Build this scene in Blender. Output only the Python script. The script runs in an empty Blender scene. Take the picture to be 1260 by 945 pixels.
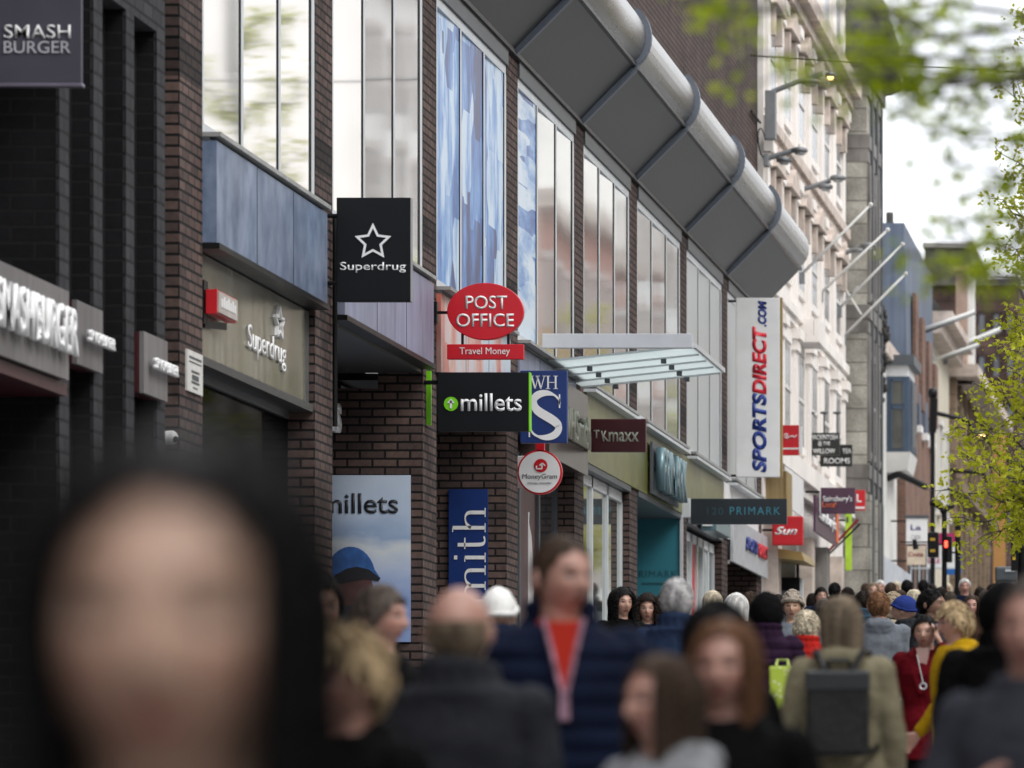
import bpy, bmesh, math, random
from mathutils import Vector, Matrix, noise
R = math.radians
random.seed(7)
SC = bpy.context.scene
COL = SC.collection
CZ = 1.68            # eye height; the street climbs 4.2 % away from the camera
G = 0.042
F = 7000.0           # focal length in pixels of a 1260 px wide picture
VX, VY = 1540.0, 1014.0
FX = 7.42            # distance of the left-hand facades from the camera's axis

# ------------------------------------------------------------------ camera
cd = bpy.data.cameras.new('camera'); cam = bpy.data.objects.new('camera', cd); COL.objects.link(cam)
cam.location = (0, 0, CZ); cam.rotation_euler = (R(90), 0, 0)
cd.sensor_width = 36; cd.lens = 200
cd.shift_x = (630 - VX) / 1260; cd.shift_y = (VY - 472.5) / 1260
cd.clip_start = 0.3; cd.clip_end = 3000
cd.dof.use_dof = True; cd.dof.focus_distance = 53.0; cd.dof.aperture_fstop = 4.0; cd.dof.aperture_blades = 9
SC.camera = cam
# ------------------------------------------------------------------ sky, sun, exposure
w = bpy.data.worlds.new('World'); SC.world = w; w.use_nodes = True
nt = w.node_tree; nt.nodes.clear()
wo = nt.nodes.new('ShaderNodeOutputWorld'); bg = nt.nodes.new('ShaderNodeBackground')
sky = nt.nodes.new('ShaderNodeTexSky'); sky.sky_type = 'NISHITA'; sky.sun_disc = False
sky.sun_elevation = R(48); sky.sun_rotation = R(120); sky.air_density = 1.5; sky.dust_density = 4
hs = nt.nodes.new('ShaderNodeHueSaturation'); hs.inputs['Saturation'].default_value = 0.25
tc = nt.nodes.new('ShaderNodeTexCoord'); nz = nt.nodes.new('ShaderNodeTexNoise')
nz.inputs['Scale'].default_value = 2.2; nz.inputs['Detail'].default_value = 6
cr = nt.nodes.new('ShaderNodeValToRGB')
cr.color_ramp.elements[0].position = .3; cr.color_ramp.elements[0].color = (8.4, 8.8, 9.5, 1)
cr.color_ramp.elements[1].position = .7; cr.color_ramp.elements[1].color = (10.6, 10.8, 11.0, 1)
mx = nt.nodes.new('ShaderNodeMix'); mx.data_type = 'RGBA'; mx.inputs[0].default_value = .85
nt.links.new(tc.outputs['Generated'], nz.inputs['Vector']); nt.links.new(nz.outputs['Fac'], cr.inputs['Fac'])
nt.links.new(sky.outputs['Color'], hs.inputs['Color']); nt.links.new(hs.outputs['Color'], mx.inputs[6])
nt.links.new(cr.outputs['Color'], mx.inputs[7]); nt.links.new(mx.outputs[2], bg.inputs['Color'])
bg.inputs['Strength'].default_value = 0.1
nt.links.new(bg.outputs['Background'], wo.inputs['Surface'])
sd = bpy.data.lights.new('sun', 'SUN'); sun = bpy.data.objects.new('sun', sd); COL.objects.link(sun)
sd.energy = 0.8; sd.angle = R(20); sd.color = (1.0, .96, .9)
sun.rotation_euler = Vector((-math.sin(R(120)) * math.cos(R(48)), -math.cos(R(120)) * math.cos(R(48)), -math.sin(R(48)))).to_track_quat('-Z', 'Y').to_euler()
SC.view_settings.view_transform = 'Standard'; SC.view_settings.look = 'None'
SC.view_settings.exposure = 1.0; SC.view_settings.gamma = 1.0
SC.cycles.use_denoising = True
SC.cycles.max_bounces = 6; SC.cycles.transparent_max_bounces = 12
SC.cycles.sample_clamp_indirect = 6

# ------------------------------------------------------------------ helpers
def yf(u, X=FX): return F * X / (VX - u)                 # distance at which a plane X to the left crosses a column of the view
def zz(v, Y): return CZ + (VY - v) * Y / F
def xx(u, Y): return (u - VX) * Y / F
def gz(Y): return G * Y
def Z(rel): return CZ + rel

class NT:
    def __init__(s, m):
        m.use_nodes = True; s.t = m.node_tree; s.b = s.t.nodes['Principled BSDF']
    def n(s, k, **kw):
        x = s.t.nodes.new(k)
        for a, b in kw.items(): setattr(x, a, b)
        return x
    def l(s, a, b): s.t.links.new(a, b)
    def mix(s, fac, a, b, mode='MIX'):
        m = s.n('ShaderNodeMix', data_type='RGBA', blend_type=mode)
        for k, v in ((0, fac), (6, a), (7, b)):
            if hasattr(v, 'links'): s.l(v, m.inputs[k])
            elif k == 0: m.inputs[0].default_value = v
            else: m.inputs[k].default_value = (*v[:3], 1)
        return m.outputs[2]
    def math(s, op, a, b=0.0, c=None, clamp=False):
        m = s.n('ShaderNodeMath', operation=op, use_clamp=clamp)
        for k, v in enumerate((a, b, c)):
            if v is None: continue
            if hasattr(v, 'links'): s.l(v, m.inputs[k])
            else: m.inputs[k].default_value = v
        return m.outputs[0]
    def ramp(s, fac, stops):
        r = s.n('ShaderNodeValToRGB'); e = r.color_ramp.elements
        while len(e) < len(stops): e.new(.5)
        for k, (p, c) in enumerate(stops):
            e[k].position = p; e[k].color = (*c[:3], 1) if not isinstance(c, (int, float)) else (c, c, c, 1)
        s.l(fac, r.inputs[0]); return r.outputs[0]
    def noise(s, scale, detail=3, vec=None, stretch=None, rough=.5):
        x = s.n('ShaderNodeTexNoise'); x.inputs['Scale'].default_value = scale
        x.inputs['Detail'].default_value = detail; x.inputs['Roughness'].default_value = rough
        if vec is None: vec = s.pos()
        if stretch:
            mp = s.n('ShaderNodeMapping'); mp.inputs['Scale'].default_value = stretch; s.l(vec, mp.inputs[0]); vec = mp.outputs[0]
        s.l(vec, x.inputs['Vector']); return x.outputs['Fac']
    def pos(s):
        return s.n('ShaderNodeNewGeometry').outputs['Position']
    def objc(s): return s.n('ShaderNodeTexCoord').outputs['Object']
    def bump(s, h, st=.3, d=.01):
        x = s.n('ShaderNodeBump'); x.inputs['Strength'].default_value = st; x.inputs['Distance'].default_value = d
        s.l(h, x.inputs['Height']); s.l(x.outputs[0], s.b.inputs['Normal'])

MC = {}
def mat(name, col, rough=.6, metal=0.0, var=.15, scale=6, bump=0.0, bscale=40, stretch=None, emit=0, obj=False, spec=None):
    if name in MC: return MC[name]
    m = bpy.data.materials.new(name); MC[name] = m; k = NT(m); b = k.b
    b.inputs['Roughness'].default_value = rough; b.inputs['Metallic'].default_value = metal
    if spec is not None: b.inputs['Specular IOR Level'].default_value = spec
    vec = k.objc() if obj else None
    f = k.noise(scale, 4, vec, stretch)
    lo = [max(0, c * (1 - var)) for c in col]; hi = [min(1, c * (1 + var)) for c in col]
    c = k.ramp(f, [(.3, lo), (.7, hi)])
    k.l(c, b.inputs['Base Color'])
    if rough > .1:
        rr = k.math('MULTIPLY_ADD', f, .25 * rough, rough * .87); k.l(rr, b.inputs['Roughness'])
    if bump: k.bump(k.noise(bscale, 3, vec), bump, .01)
    if emit:
        b.inputs['Emission Color'].default_value = (*col, 1); b.inputs['Emission Strength'].default_value = emit
    return m

def brick(name, c1, c2, mortar, bw=.225, rh=.075, ms=.011, band=None, var=.35, bump=.6, off=.5):
    if name in MC: return MC[name]
    m = bpy.data.materials.new(name); MC[name] = m; k = NT(m)
    g = k.n('ShaderNodeNewGeometry'); sp = k.n('ShaderNodeSeparateXYZ'); k.l(g.outputs['Position'], sp.inputs[0])
    sn = k.n('ShaderNodeSeparateXYZ'); k.l(g.outputs['Normal'], sn.inputs[0])
    ax = k.math('ABSOLUTE', sn.outputs[0]); isx = k.math('GREATER_THAN', ax, .6)
    xs = k.math('ADD', sp.outputs[0], 7.42)
    hx = k.math('ADD', k.math('MULTIPLY', sp.outputs[1], isx), k.math('MULTIPLY', xs, k.math('SUBTRACT', 1.0, isx)))
    cb = k.n('ShaderNodeCombineXYZ'); k.l(hx, cb.inputs[0]); k.l(sp.outputs[2], cb.inputs[1])
    br = k.n('ShaderNodeTexBrick'); br.offset = off; br.inputs['Scale'].default_value = 1
    br.inputs['Brick Width'].default_value = bw; br.inputs['Row Height'].default_value = rh
    br.inputs['Mortar Size'].default_value = ms; br.inputs['Mortar Smooth'].default_value = .2
    br.inputs['Bias'].default_value = 0
    br.inputs['Color1'].default_value = (*c1, 1); br.inputs['Color2'].default_value = (*c2, 1); br.inputs['Mortar'].default_value = (*mortar, 1)
    k.l(cb.outputs[0], br.inputs['Vector'])
    n1 = k.noise(1.3, 5); n2 = k.noise(25, 3)
    c = k.mix(1.0, br.outputs['Color'], k.ramp(n1, [(.25, 1 - var * 1.2), (.75, 1 + var * .6)]), 'MULTIPLY')
    c = k.mix(1.0, c, k.ramp(n2, [(.2, .75), (.8, 1.2)]), 'MULTIPLY')
    if band:
        z0, z1 = band
        a = k.math('GREATER_THAN', sp.outputs[2], z0); b2 = k.math('LESS_THAN', sp.outputs[2], z1)
        c = k.mix(k.math('MULTIPLY', a, b2), c, k.mix(1.0, c, (.38, .40, .42), 'MULTIPLY'))
    k.l(c, k.b.inputs['Base Color']); k.b.inputs['Roughness'].default_value = .85; k.b.inputs['Specular IOR Level'].default_value = .2
    hgt = k.math('ADD', k.math('SUBTRACT', 1.0, br.outputs['Fac']), k.math('MULTIPLY', n2, .3))
    k.bump(hgt, bump, .006)
    return m

OFF = {}
def thing(name, label, cat, loc=(0, 0, 0), rz=0, group=None, sc=1):
    o = bpy.data.objects.new(name, None); COL.objects.link(o); o.empty_display_size = .2
    o.location = loc; o.rotation_euler = (0, 0, rz); o.scale = (sc, sc, sc)
    o['label'] = label; o['category'] = cat
    if group: o['group'] = group
    OFF[o.name] = Vector(loc); return o
def tag(o, label, cat, group=None):
    o['label'] = label; o['category'] = cat
    if group: o['group'] = group
    return o
def link(name, me, m, parent=None):
    o = bpy.data.objects.new(name, me); COL.objects.link(o)
    if m is not None:
        if not me.materials: me.materials.append(m)
    if parent is not None: o.parent = parent
    return o

class MB:
    def __init__(s): s.b = bmesh.new()
    def hexa(s, p):   # 8 points: bottom loop 0-3, top loop 4-7
        v = [s.b.verts.new(q) for q in p]
        for f in ((3, 2, 1, 0), (4, 5, 6, 7), (0, 1, 5, 4), (1, 2, 6, 5), (2, 3, 7, 6), (3, 0, 4, 7)):
            s.b.faces.new([v[i] for i in f])
        return s
    def box(s, x0, x1, y0, y1, z0, z1):
        x0, x1 = min(x0, x1), max(x0, x1); y0, y1 = min(y0, y1), max(y0, y1); z0, z1 = min(z0, z1), max(z0, z1)
        return s.hexa([(x0, y0, z0), (x1, y0, z0), (x1, y1, z0), (x0, y1, z0), (x0, y0, z1), (x1, y0, z1), (x1, y1, z1), (x0, y1, z1)])
    def bar(s, a, b, w, h=None):
        a, b = Vector(a), Vector(b); h = h or w; d = (b - a).normalized()
        up = Vector((0, 0, 1)) if abs(d.z) < .95 else Vector((1, 0, 0))
        r = d.cross(up).normalized() * w / 2; t = r.cross(d).normalized() * h / 2
        return s.hexa([a - r - t, a + r - t, b + r - t, b - r - t, a - r + t, a + r + t, b + r + t, b - r + t])
    def cyl(s, a, b, r0, r1=None, n=12, caps=True):
        a, b = Vector(a), Vector(b); r1 = r0 if r1 is None else r1; d = (b - a).normalized()
        up = Vector((0, 0, 1)) if abs(d.z) < .9 else Vector((1, 0, 0))
        x = d.cross(up).normalized(); y = x.cross(d).normalized()
        va = [s.b.verts.new(a + (x * math.cos(2 * math.pi * i / n) + y * math.sin(2 * math.pi * i / n)) * r0) for i in range(n)]
        vb = [s.b.verts.new(b + (x * math.cos(2 * math.pi * i / n) + y * math.sin(2 * math.pi * i / n)) * r1) for i in range(n)]
        for i in range(n): s.b.faces.new((va[i], va[(i + 1) % n], vb[(i + 1) % n], vb[i]))
        if caps: s.b.faces.new(va[::-1]); s.b.faces.new(vb)
        return s
    def tube(s, pts, rad, n=8):
        for i in range(len(pts) - 1):
            r0 = rad[i] if isinstance(rad, (list, tuple)) else rad; r1 = rad[i + 1] if isinstance(rad, (list, tuple)) else rad
            s.cyl(pts[i], pts[i + 1], r0, r1, n)
        return s
    def ball(s, c, r, sub=2, sx=1, sy=1, sz=1):
        q = bmesh.ops.create_icosphere(s.b, subdivisions=sub, radius=r)
        bmesh.ops.scale(s.b, verts=q['verts'], vec=(sx, sy, sz)); bmesh.ops.translate(s.b, verts=q['verts'], vec=c)
        return s
    def loft(s, rings, n=20):     # rings: (z, cx, cy, rx, ry)
        rs = []
        for z, cx, cy, rx, ry in rings:
            rs.append([s.b.verts.new((cx + rx * math.cos(2 * math.pi * i / n), cy + ry * math.sin(2 * math.pi * i / n), z)) for i in range(n)])
        for a, b in zip(rs, rs[1:]):
            for i in range(n): s.b.faces.new((a[i], a[(i + 1) % n], b[(i + 1) % n], b[i]))
        s.b.faces.new(rs[0][::-1]); s.b.faces.new(rs[-1]); return s
    def prism(s, pts, o, ux, uy, un, d):   # 2-D outline extruded by d along un
        o, ux, uy, un = Vector(o), Vector(ux), Vector(uy), Vector(un)
        a = [s.b.verts.new(o + ux * p[0] + uy * p[1]) for p in pts]; b = [s.b.verts.new(o + ux * p[0] + uy * p[1] + un * d) for p in pts]
        k = len(pts); s.b.faces.new(a); s.b.faces.new(b[::-1])
        for i in range(k): s.b.faces.new((a[i], b[i], b[(i + 1) % k], a[(i + 1) % k]))
        return s
    def mesh(s, name, smooth=False, off=None):
        bmesh.ops.recalc_face_normals(s.b, faces=s.b.faces[:])
        if off is not None: bmesh.ops.translate(s.b, verts=s.b.verts[:], vec=-off)
        me = bpy.data.meshes.new(name); s.b.to_mesh(me); s.b.free()
        if smooth: me.polygons.foreach_set('use_smooth', [True] * len(me.polygons))
        return me
    def build(s, name, m, parent=None, smooth=False, bevel=0):
        r = parent
        while r is not None and r.parent is not None: r = r.parent
        me = s.mesh(name, smooth, OFF.get(r.name) if r is not None else None)
        o = link(name, me, m, parent)
        if bevel:
            bv = o.modifiers.new('bevel', 'BEVEL'); bv.width = bevel; bv.segments = 2; bv.limit_method = 'ANGLE'
        return o

def BX(name, m, parent, x0, x1, y0, y1, z0, z1, bevel=0): return MB().box(x0, x1, y0, y1, z0, z1).build(name, m, parent, bevel=bevel)

def text(body, c, w, h, m, parent, face='cam', depth=.012, bold=0.0, shear=0.0, rot=0, name='lettering', space=1.0):
    """lettering centred on c, w wide and h tall; face 'cam' looks towards the camera, 'street' looks across the street"""
    cu = bpy.data.curves.new('t', 'FONT'); cu.body = body; cu.offset = bold; cu.shear = shear; cu.space_character = space
    cu.align_x = 'CENTER'; cu.resolution_u = 4
    o = bpy.data.objects.new('t', cu); COL.objects.link(o)
    bpy.context.view_layer.update()
    me = bpy.data.meshes.new_from_object(o.evaluated_get(bpy.context.evaluated_depsgraph_get()))
    bpy.data.objects.remove(o)
    b = bmesh.new(); b.from_mesh(me)
    geo = bmesh.ops.extrude_face_region(b, geom=b.faces[:])
    vs = [g for g in geo['geom'] if isinstance(g, bmesh.types.BMVert)]
    bmesh.ops.translate(b, verts=vs, vec=(0, 0, 1))
    xs = [v.co.x for v in b.verts]; ys = [v.co.y for v in b.verts]
    x0, x1, y0, y1 = min(xs), max(xs), min(ys), max(ys)
    cr_, sr_ = math.cos(R(rot)), math.sin(R(rot))
    for v in b.verts:
        a = ((v.co.x - x0) / (x1 - x0) - .5) * w; d = ((v.co.y - y0) / (y1 - y0) - .5) * h; t = v.co.z * depth
        a, d = a * cr_ - d * sr_, a * sr_ + d * cr_
        v.co = Vector(c) + (Vector((a, -t, d)) if face == 'cam' else Vector((t, a, d)))
    k = MB(); k.b.free(); k.b = b
    o = k.build(name, m, parent); return o

def nib(strokes, c, w, h, m, parent, thick, thin, depth=.012, rot=0, box=None, name='lettering'):
    """broad-nib letters: verticals thick, horizontals thin; strokes are polylines in a 2-D box"""
    b = MB(); x0, x1, y0, y1 = box
    sx, sy = w / (x1 - x0), h / (y1 - y0); cr_, sr_ = math.cos(R(rot)), math.sin(R(rot))
    def P(a, d, t):
        a = (a - (x0 + x1) / 2) * sx; d = (d - (y0 + y1) / 2) * sy
        a, d = a * cr_ - d * sr_, a * sr_ + d * cr_
        return Vector(c) + Vector((a, -t, d))
    for st in strokes:
        fixed = None
        if isinstance(st, tuple): st, fixed = st
        L, Rr = [], []
        for i, p in enumerate(st):
            q0 = st[max(0, i - 1)]; q1 = st[min(len(st) - 1, i + 1)]
            dx, dy = q1[0] - q0[0], q1[1] - q0[1]; ln = math.hypot(dx, dy) or 1; dx /= ln; dy /= ln
            hw = (fixed[i] if isinstance(fixed, list) else fixed if fixed else thin + (thick - thin) * abs(dy) ** 1.5) / 2
            L.append((p[0] - dy * hw, p[1] + dx * hw)); Rr.append((p[0] + dy * hw, p[1] - dx * hw))
        for i in range(len(st) - 1):
            q = [L[i], L[i + 1], Rr[i + 1], Rr[i]]
            b.hexa([P(*a, 0) for a in q] + [P(*a, depth) for a in q])
    return b.build(name, m, parent)

def arc(cx, cy, rx, ry, a0, a1, n=12):
    return [(cx + rx * math.cos(R(a0 + (a1 - a0) * i / n)), cy + ry * math.sin(R(a0 + (a1 - a0) * i / n))) for i in range(n + 1)]
# ------------------------------------------------------------------ materials
BRK = brick('brown_brick', (.132, .086, .073), (.072, .051, .047), (.012, .011, .011), band=(Z(5.18), Z(5.46)))
BRK2 = brick('upper_brick', (.115, .076, .066), (.080, .056, .050), (.02, .018, .018))
DRK = brick('charcoal_brick_shaded', (.010, .010, .012), (.007, .007, .008), (.014, .014, .014), bw=.30, rh=.10, ms=.010, var=.2)  # shaded copy: shade on returns and recesses is put into the colour
DRK2 = brick('charcoal_brick_lit', (.046, .046, .050), (.033, .033, .037), (.014, .014, .015), bw=.30, rh=.10, ms=.012, var=.2)  # lighter copy of the same brick, painted as lit, for street-facing sides
ALU = mat('grey_aluminium', (.60, .63, .65), .45, .2, .08, 2)
ALUD = mat('dark_aluminium', (.09, .10, .11), .45, .4, .1, 3)
BLK = mat('black_paint', (.006, .006, .007), .4, 0, .1, 4, spec=.25)
WHT = mat('white_paint', (.78, .78, .78), .45, 0, .05, 4)
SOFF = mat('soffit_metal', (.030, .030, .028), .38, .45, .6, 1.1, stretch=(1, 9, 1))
RIB = mat('rib_steel', (.15, .17, .21), .45, .35, .1, 3)
PIPE = mat('gutter_metal', (.24, .23, .205), .27, .7, .30, 1.2, stretch=(1, .35, 3))
PANEL = None
def streaky(name, c1, c2, rough, metal, sc=(3, 3, .6), scale=2.0, bump=0):
    m = bpy.data.materials.new(name); MC[name] = m; k = NT(m)
    f = k.noise(scale, 5, None, sc, .6); g = k.noise(.8, 3)
    c = k.mix(k.ramp(f, [(.32, 0.0), (.68, 1.0)]), c1, c2)
    c = k.mix(1.0, c, k.ramp(g, [(.3, .75), (.7, 1.15)]), 'MULTIPLY')
    k.l(c, k.b.inputs['Base Color']); k.b.inputs['Roughness'].default_value = rough; k.b.inputs['Metallic'].default_value = metal
    if bump: k.bump(f, bump, .02)
    return m
PANEL = streaky('blue_grey_cladding', (.10, .145, .24), (.27, .335, .46), .42, .25, (2, 1.6, 1.2), 2.4)
LAV = streaky('lavender_cladding', (.20, .22, .33), (.32, .34, .45), .45, .2)
FASC = streaky('bronze_glass_fascia', (.12, .115, .065), (.36, .335, .285), .22, .35, (2, 2.5, .3), 1.6)
GOLD = streaky('olive_mirror_fascia', (.10, .10, .018), (.20, .20, .045), .30, .25, (1, 2, 1.5), 2.5, .1)
def glass_mat(name, col, rough, wav=.25, metal=.9, streak=True):
    m = bpy.data.materials.new(name); MC[name] = m; k = NT(m)
    k.b.inputs['Metallic'].default_value = metal; k.b.inputs['Roughness'].default_value = rough
    f = k.noise(1.6, 4, None, (1, 1.2, .25))
    k.l(k.mix(k.ramp(f, [(.35, 0.0), (.65, 1.0)]), [c * .97 for c in col], col), k.b.inputs['Base Color'])
    k.bump(k.noise(.55, 1, None, (1, 1.0, .8)), wav * .35, .02); return m
GLS = glass_mat('coated_window_glass', (.80, .84, .86), .04)
GLD = glass_mat('dark_shop_glass', (.10, .11, .12), .08, .15, .6)
GLG = glass_mat('shop_window_glass', (.45, .48, .45), .03, .15, .85)
CURT = mat('curtain_lining', (.62, .61, .58), .8, 0, .12, 3, stretch=(1, 14, .3))
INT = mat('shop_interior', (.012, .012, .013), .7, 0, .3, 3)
ROCK = mat('stone_sill', (.30, .30, .29), .6, 0, .2, 6)
def vinyl(name, pal, sc):
    m = bpy.data.materials.new(name); MC[name] = m; k = NT(m)
    f = k.noise(1.1, 6, None, sc, .65)
    vo = k.n('ShaderNodeTexVoronoi', distance='CHEBYCHEV'); vo.inputs['Scale'].default_value = 1.0
    mp = k.n('ShaderNodeMapping'); mp.inputs['Scale'].default_value = (1, sc[1] * .7, sc[2] * 1.5); k.l(k.pos(), mp.inputs[0]); k.l(mp.outputs[0], vo.inputs['Vector'])
    sp = k.n('ShaderNodeSeparateColor'); k.l(vo.outputs['Color'], sp.inputs[0])
    h = k.math('ADD', k.math('MULTIPLY', f, .72), k.math('MULTIPLY', sp.outputs[0], .28))
    c = k.ramp(h, [(.36, pal[0]), (.45, pal[1]), (.53, pal[2]), (.62, pal[3])])
    k.l(c, k.b.inputs['Base Color']); k.b.inputs['Roughness'].default_value = .3; return m
VIN = vinyl('blue_photo_vinyl', [(.008, .03, .14), (.04, .15, .45), (.14, .33, .66), (.55, .68, .82)], (1, 2.4, .8))
VIN2 = vinyl('diagonal_blue_vinyl', [(.02, .09, .32), (.10, .25, .56), (.30, .46, .70), (.62, .72, .82)], (1, .9, 3.0))
VRED = vinyl('coral_vinyl', [(.55, .16, .12), (.62, .33, .28), (.60, .50, .50), (.52, .58, .68)], (1, 1.6, .5))

# ------------------------------------------------------------------ ground
def paving():
    m = bpy.data.materials.new('granite_paving'); k = NT(m)
    br = k.n('ShaderNodeTexBrick'); br.inputs['Scale'].default_value = 1; br.inputs['Brick Width'].default_value = .6
    br.inputs['Row Height'].default_value = .3; br.inputs['Mortar Size'].default_value = .008
    br.inputs['Color1'].default_value = (.30, .30, .30, 1); br.inputs['Color2'].default_value = (.23, .23, .235, 1); br.inputs['Mortar'].default_value = (.09, .09, .09, 1)
    k.l(k.pos(), br.inputs['Vector'])
    c = k.mix(1.0, br.outputs['Color'], k.ramp(k.noise(.9, 5), [(.3, .7), (.7, 1.1)]), 'MULTIPLY')
    k.l(c, k.b.inputs['Base Color']); k.b.inputs['Roughness'].default_value = .55; return m
def plane(name, m, x0, x1, y0, y1, dz):
    b = MB(); n = 1
    v = [b.b.verts.new(p) for p in ((x0, y0, gz(y0) + dz), (x1, y0, gz(y0) + dz), (x1, y1, gz(y1) + dz), (x0, y1, gz(y1) + dz))]
    b.b.faces.new(v); o = b.build(name, m); o['kind'] = 'structure'; return o
plane('ground', mat('far_ground', (.16, .16, .155), .9, 0, .3, .3), -900, 900, -60, 1500, -.03)
plane('street_paving', paving(), -9.5, 9.5, -20, 420, 0)

# ------------------------------------------------------------------ the long brick building (bays between brick pillars)
YC = [yf(u) for u in (249, 409, 537, 637, 718, 784, 845, 895, 937)]      # far edge of every pillar
PW = .86
bb = thing('brick_building', 'long brown brick building with tall window bays and a curved metal canopy', 'building', (-FX, YC[0], gz(YC[0])))
def px(X): return -X
TOPW = 7.55
for i, y in enumerate(YC):
    m = MB().box(-FX - (.95 if i < 8 else 8), -FX, y - PW, y, gz(y) - 1.5, Z(3.9)).box(-FX - .4, -FX, y - PW, y, Z(3.9), Z(7.76))
    m.build('pillar', BRK, bb)
def window_bay(y0, y1, n, panes, zb=4.90, zt=TOPW, parent=None, lab=None):
    """aluminium frame with n tall panes; panes = list of materials"""
    X = FX + .006
    m = MB()
    m.box(-X, -X - .1, y0, y1, Z(zt) - .09, Z(zt)); m.box(-X, -X - .1, y0, y1, Z(zb), Z(zb) + .07)
    pw = (y1 - y0) / n
    for k in range(n + 1):
        c = y0 + k * pw; wd = .14 if k == n else (.10 if k else .07)
        a0 = c if k == 0 else c - wd / 2
        if k == n: a0 = c - wd
        m.box(-X + .003, -X - .1, a0, a0 + wd, Z(zb) + .07, Z(zt) - .09)
    fr = m.build('window', ALU, parent)
    for k in range(1, n + 1): BX('shadow_line', BLK, fr, -X + .0035, -X - .001, y0 + k * pw - (.052 if k < n else .142) - .028, y0 + k * pw - (.052 if k < n else .142), Z(zb) + .07, Z(zt) - .09)  # black strips drawn as the shadow lines beside the mullions
    for k in range(n):
        q = panes[k % len(panes)]
        a_, c_, za_, zb_ = y0 + k * pw + .03, y0 + (k + 1) * pw - .03, Z(zb) + .05, Z(zt) - .05; tl = .030 + .006 * math.sin(k * 2.3 + y0)
        MB().hexa([(-X - .003 - tl, a_, za_), (-X - .003, c_, za_), (-X - .06, c_, za_), (-X - .06, a_, za_), (-X - .003 - tl, a_, zb_), (-X - .003, c_, zb_), (-X - .06, c_, zb_), (-X - .06, a_, zb_)]).build('pane', q, fr)
    return fr
def sill(y0, y1, z=4.90, X=FX):
    m = MB().box(-X - .1, -X + .13, y0, y1, Z(z) - .035, Z(z) - .003); sl = m.build('sill', ROCK, bb); BX('shadow_gap', ALUD, sl, -X - .1, -X + .05, y0, y1, Z(z) - .064, Z(z) - .037)
FRO = glass_mat('obscured_window_glass', (.50, .53, .53), .38, .1, .25)
PN = [[GLS], [GLS], [VIN], [VIN2, GLS, GLS], [GLS], [GLS], [FRO], [FRO]]
for i in range(8):
    y0, y1 = YC[i] + .003, YC[i + 1] - PW - .003
    window_bay(y0, y1, 3, PN[i], parent=bb); sill(y0, y1)
    # lintel strip above windows
    BX('lintel', ALUD, bb, -FX - .08, -FX + .02, y0, y1, Z(TOPW) + .004, Z(7.75))
    # dark floor space behind the panes
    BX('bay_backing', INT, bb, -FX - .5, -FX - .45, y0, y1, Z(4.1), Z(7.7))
# spandrels
for i, m_, xo in ((0, PANEL, .10), (1, LAV, .10), (2, VRED, .04), (3, LAV, .02)):
    y0, y1 = YC[i] + .006, YC[i + 1] - PW - .006
    s = BX('spandrel_panel', m_, bb, -FX - .3, -FX + xo, y0, y1, Z(4.115), Z(4.835))
    for q_ in (.34, .67): BX('panel_joint', BLK, s, -FX + xo, -FX + xo + .002, y0 + (y1 - y0) * q_ - .006, y0 + (y1 - y0) * q_ + .006, Z(4.117), Z(4.833))
    BX('drip_edge', BLK, s, -FX - .3, -FX + xo + .02, y0, y1, Z(4.07), Z(4.112))
for i in range(4, 8):
    y0, y1 = YC[i] - PW - .0, YC[i + 1] - PW - .003
    s = BX('spandrel_panel', GOLD if i < 7 else WHT, bb, -FX - .3, -FX + .03, YC[i] - PW + (.0 if i > 4 else .9), y1, Z(4.03), Z(4.80))
    BX('drip_edge', ALU, s, -FX - .1, -FX + .14, y0 + PW, y1, Z(4.80) + .002, Z(4.837))
    BX('soffit_strip', ALUD, s, -FX - .8, -FX + .02, y0 + PW, y1, Z(3.96), Z(4.027))
# recess ceilings, back walls
for i in range(8):
    y0, y1 = YC[i], YC[i + 1] - PW
    zc_ = 3.28 if i == 0 else 4.06
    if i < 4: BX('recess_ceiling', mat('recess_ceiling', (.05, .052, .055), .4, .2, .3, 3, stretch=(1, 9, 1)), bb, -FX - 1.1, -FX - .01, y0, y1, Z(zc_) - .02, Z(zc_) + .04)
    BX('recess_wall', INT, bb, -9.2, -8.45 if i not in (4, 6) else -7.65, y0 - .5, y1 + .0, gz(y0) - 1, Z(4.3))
# upper brick storey
BX('upper_wall', BRK2, bb, -FX - 8, -FX - .06, YC[0] - 8, YC[8], Z(7.8), Z(16))
BX('roof_edge', ALUD, bb, -FX - 8, -FX + .1, YC[0] - 8, YC[8] + .1, Z(16), Z(16.3))
# black cable along the wall above the canopy
c_ = MB(); pts = [(-FX + .0, YC[0] + k * 2.1, Z(9.32 - .04 * math.sin(k))) for k in range(22)]
c_.tube(pts, .018, 5); c_.build('cable', BLK, bb)
c_ = MB(); c_.tube([(-FX - .02, 84.6 + .0, Z(10.6)), (-FX - .02, YC[8], Z(10.62))], .02, 5)
for k in range(14):
    a0, a1 = k / 14 * 2 * math.pi, (k + 1) / 14 * 2 * math.pi
    c_.cyl((-FX + .02, 86 + 1.2 * math.cos(a0) * .6, Z(10.3) + .2 * math.sin(a0)), (-FX + .02, 86 + 1.2 * math.cos(a1) * .6, Z(10.3) + .2 * math.sin(a1)), .012, n=5)
c_.build('cable', BLK, bb)
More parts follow.
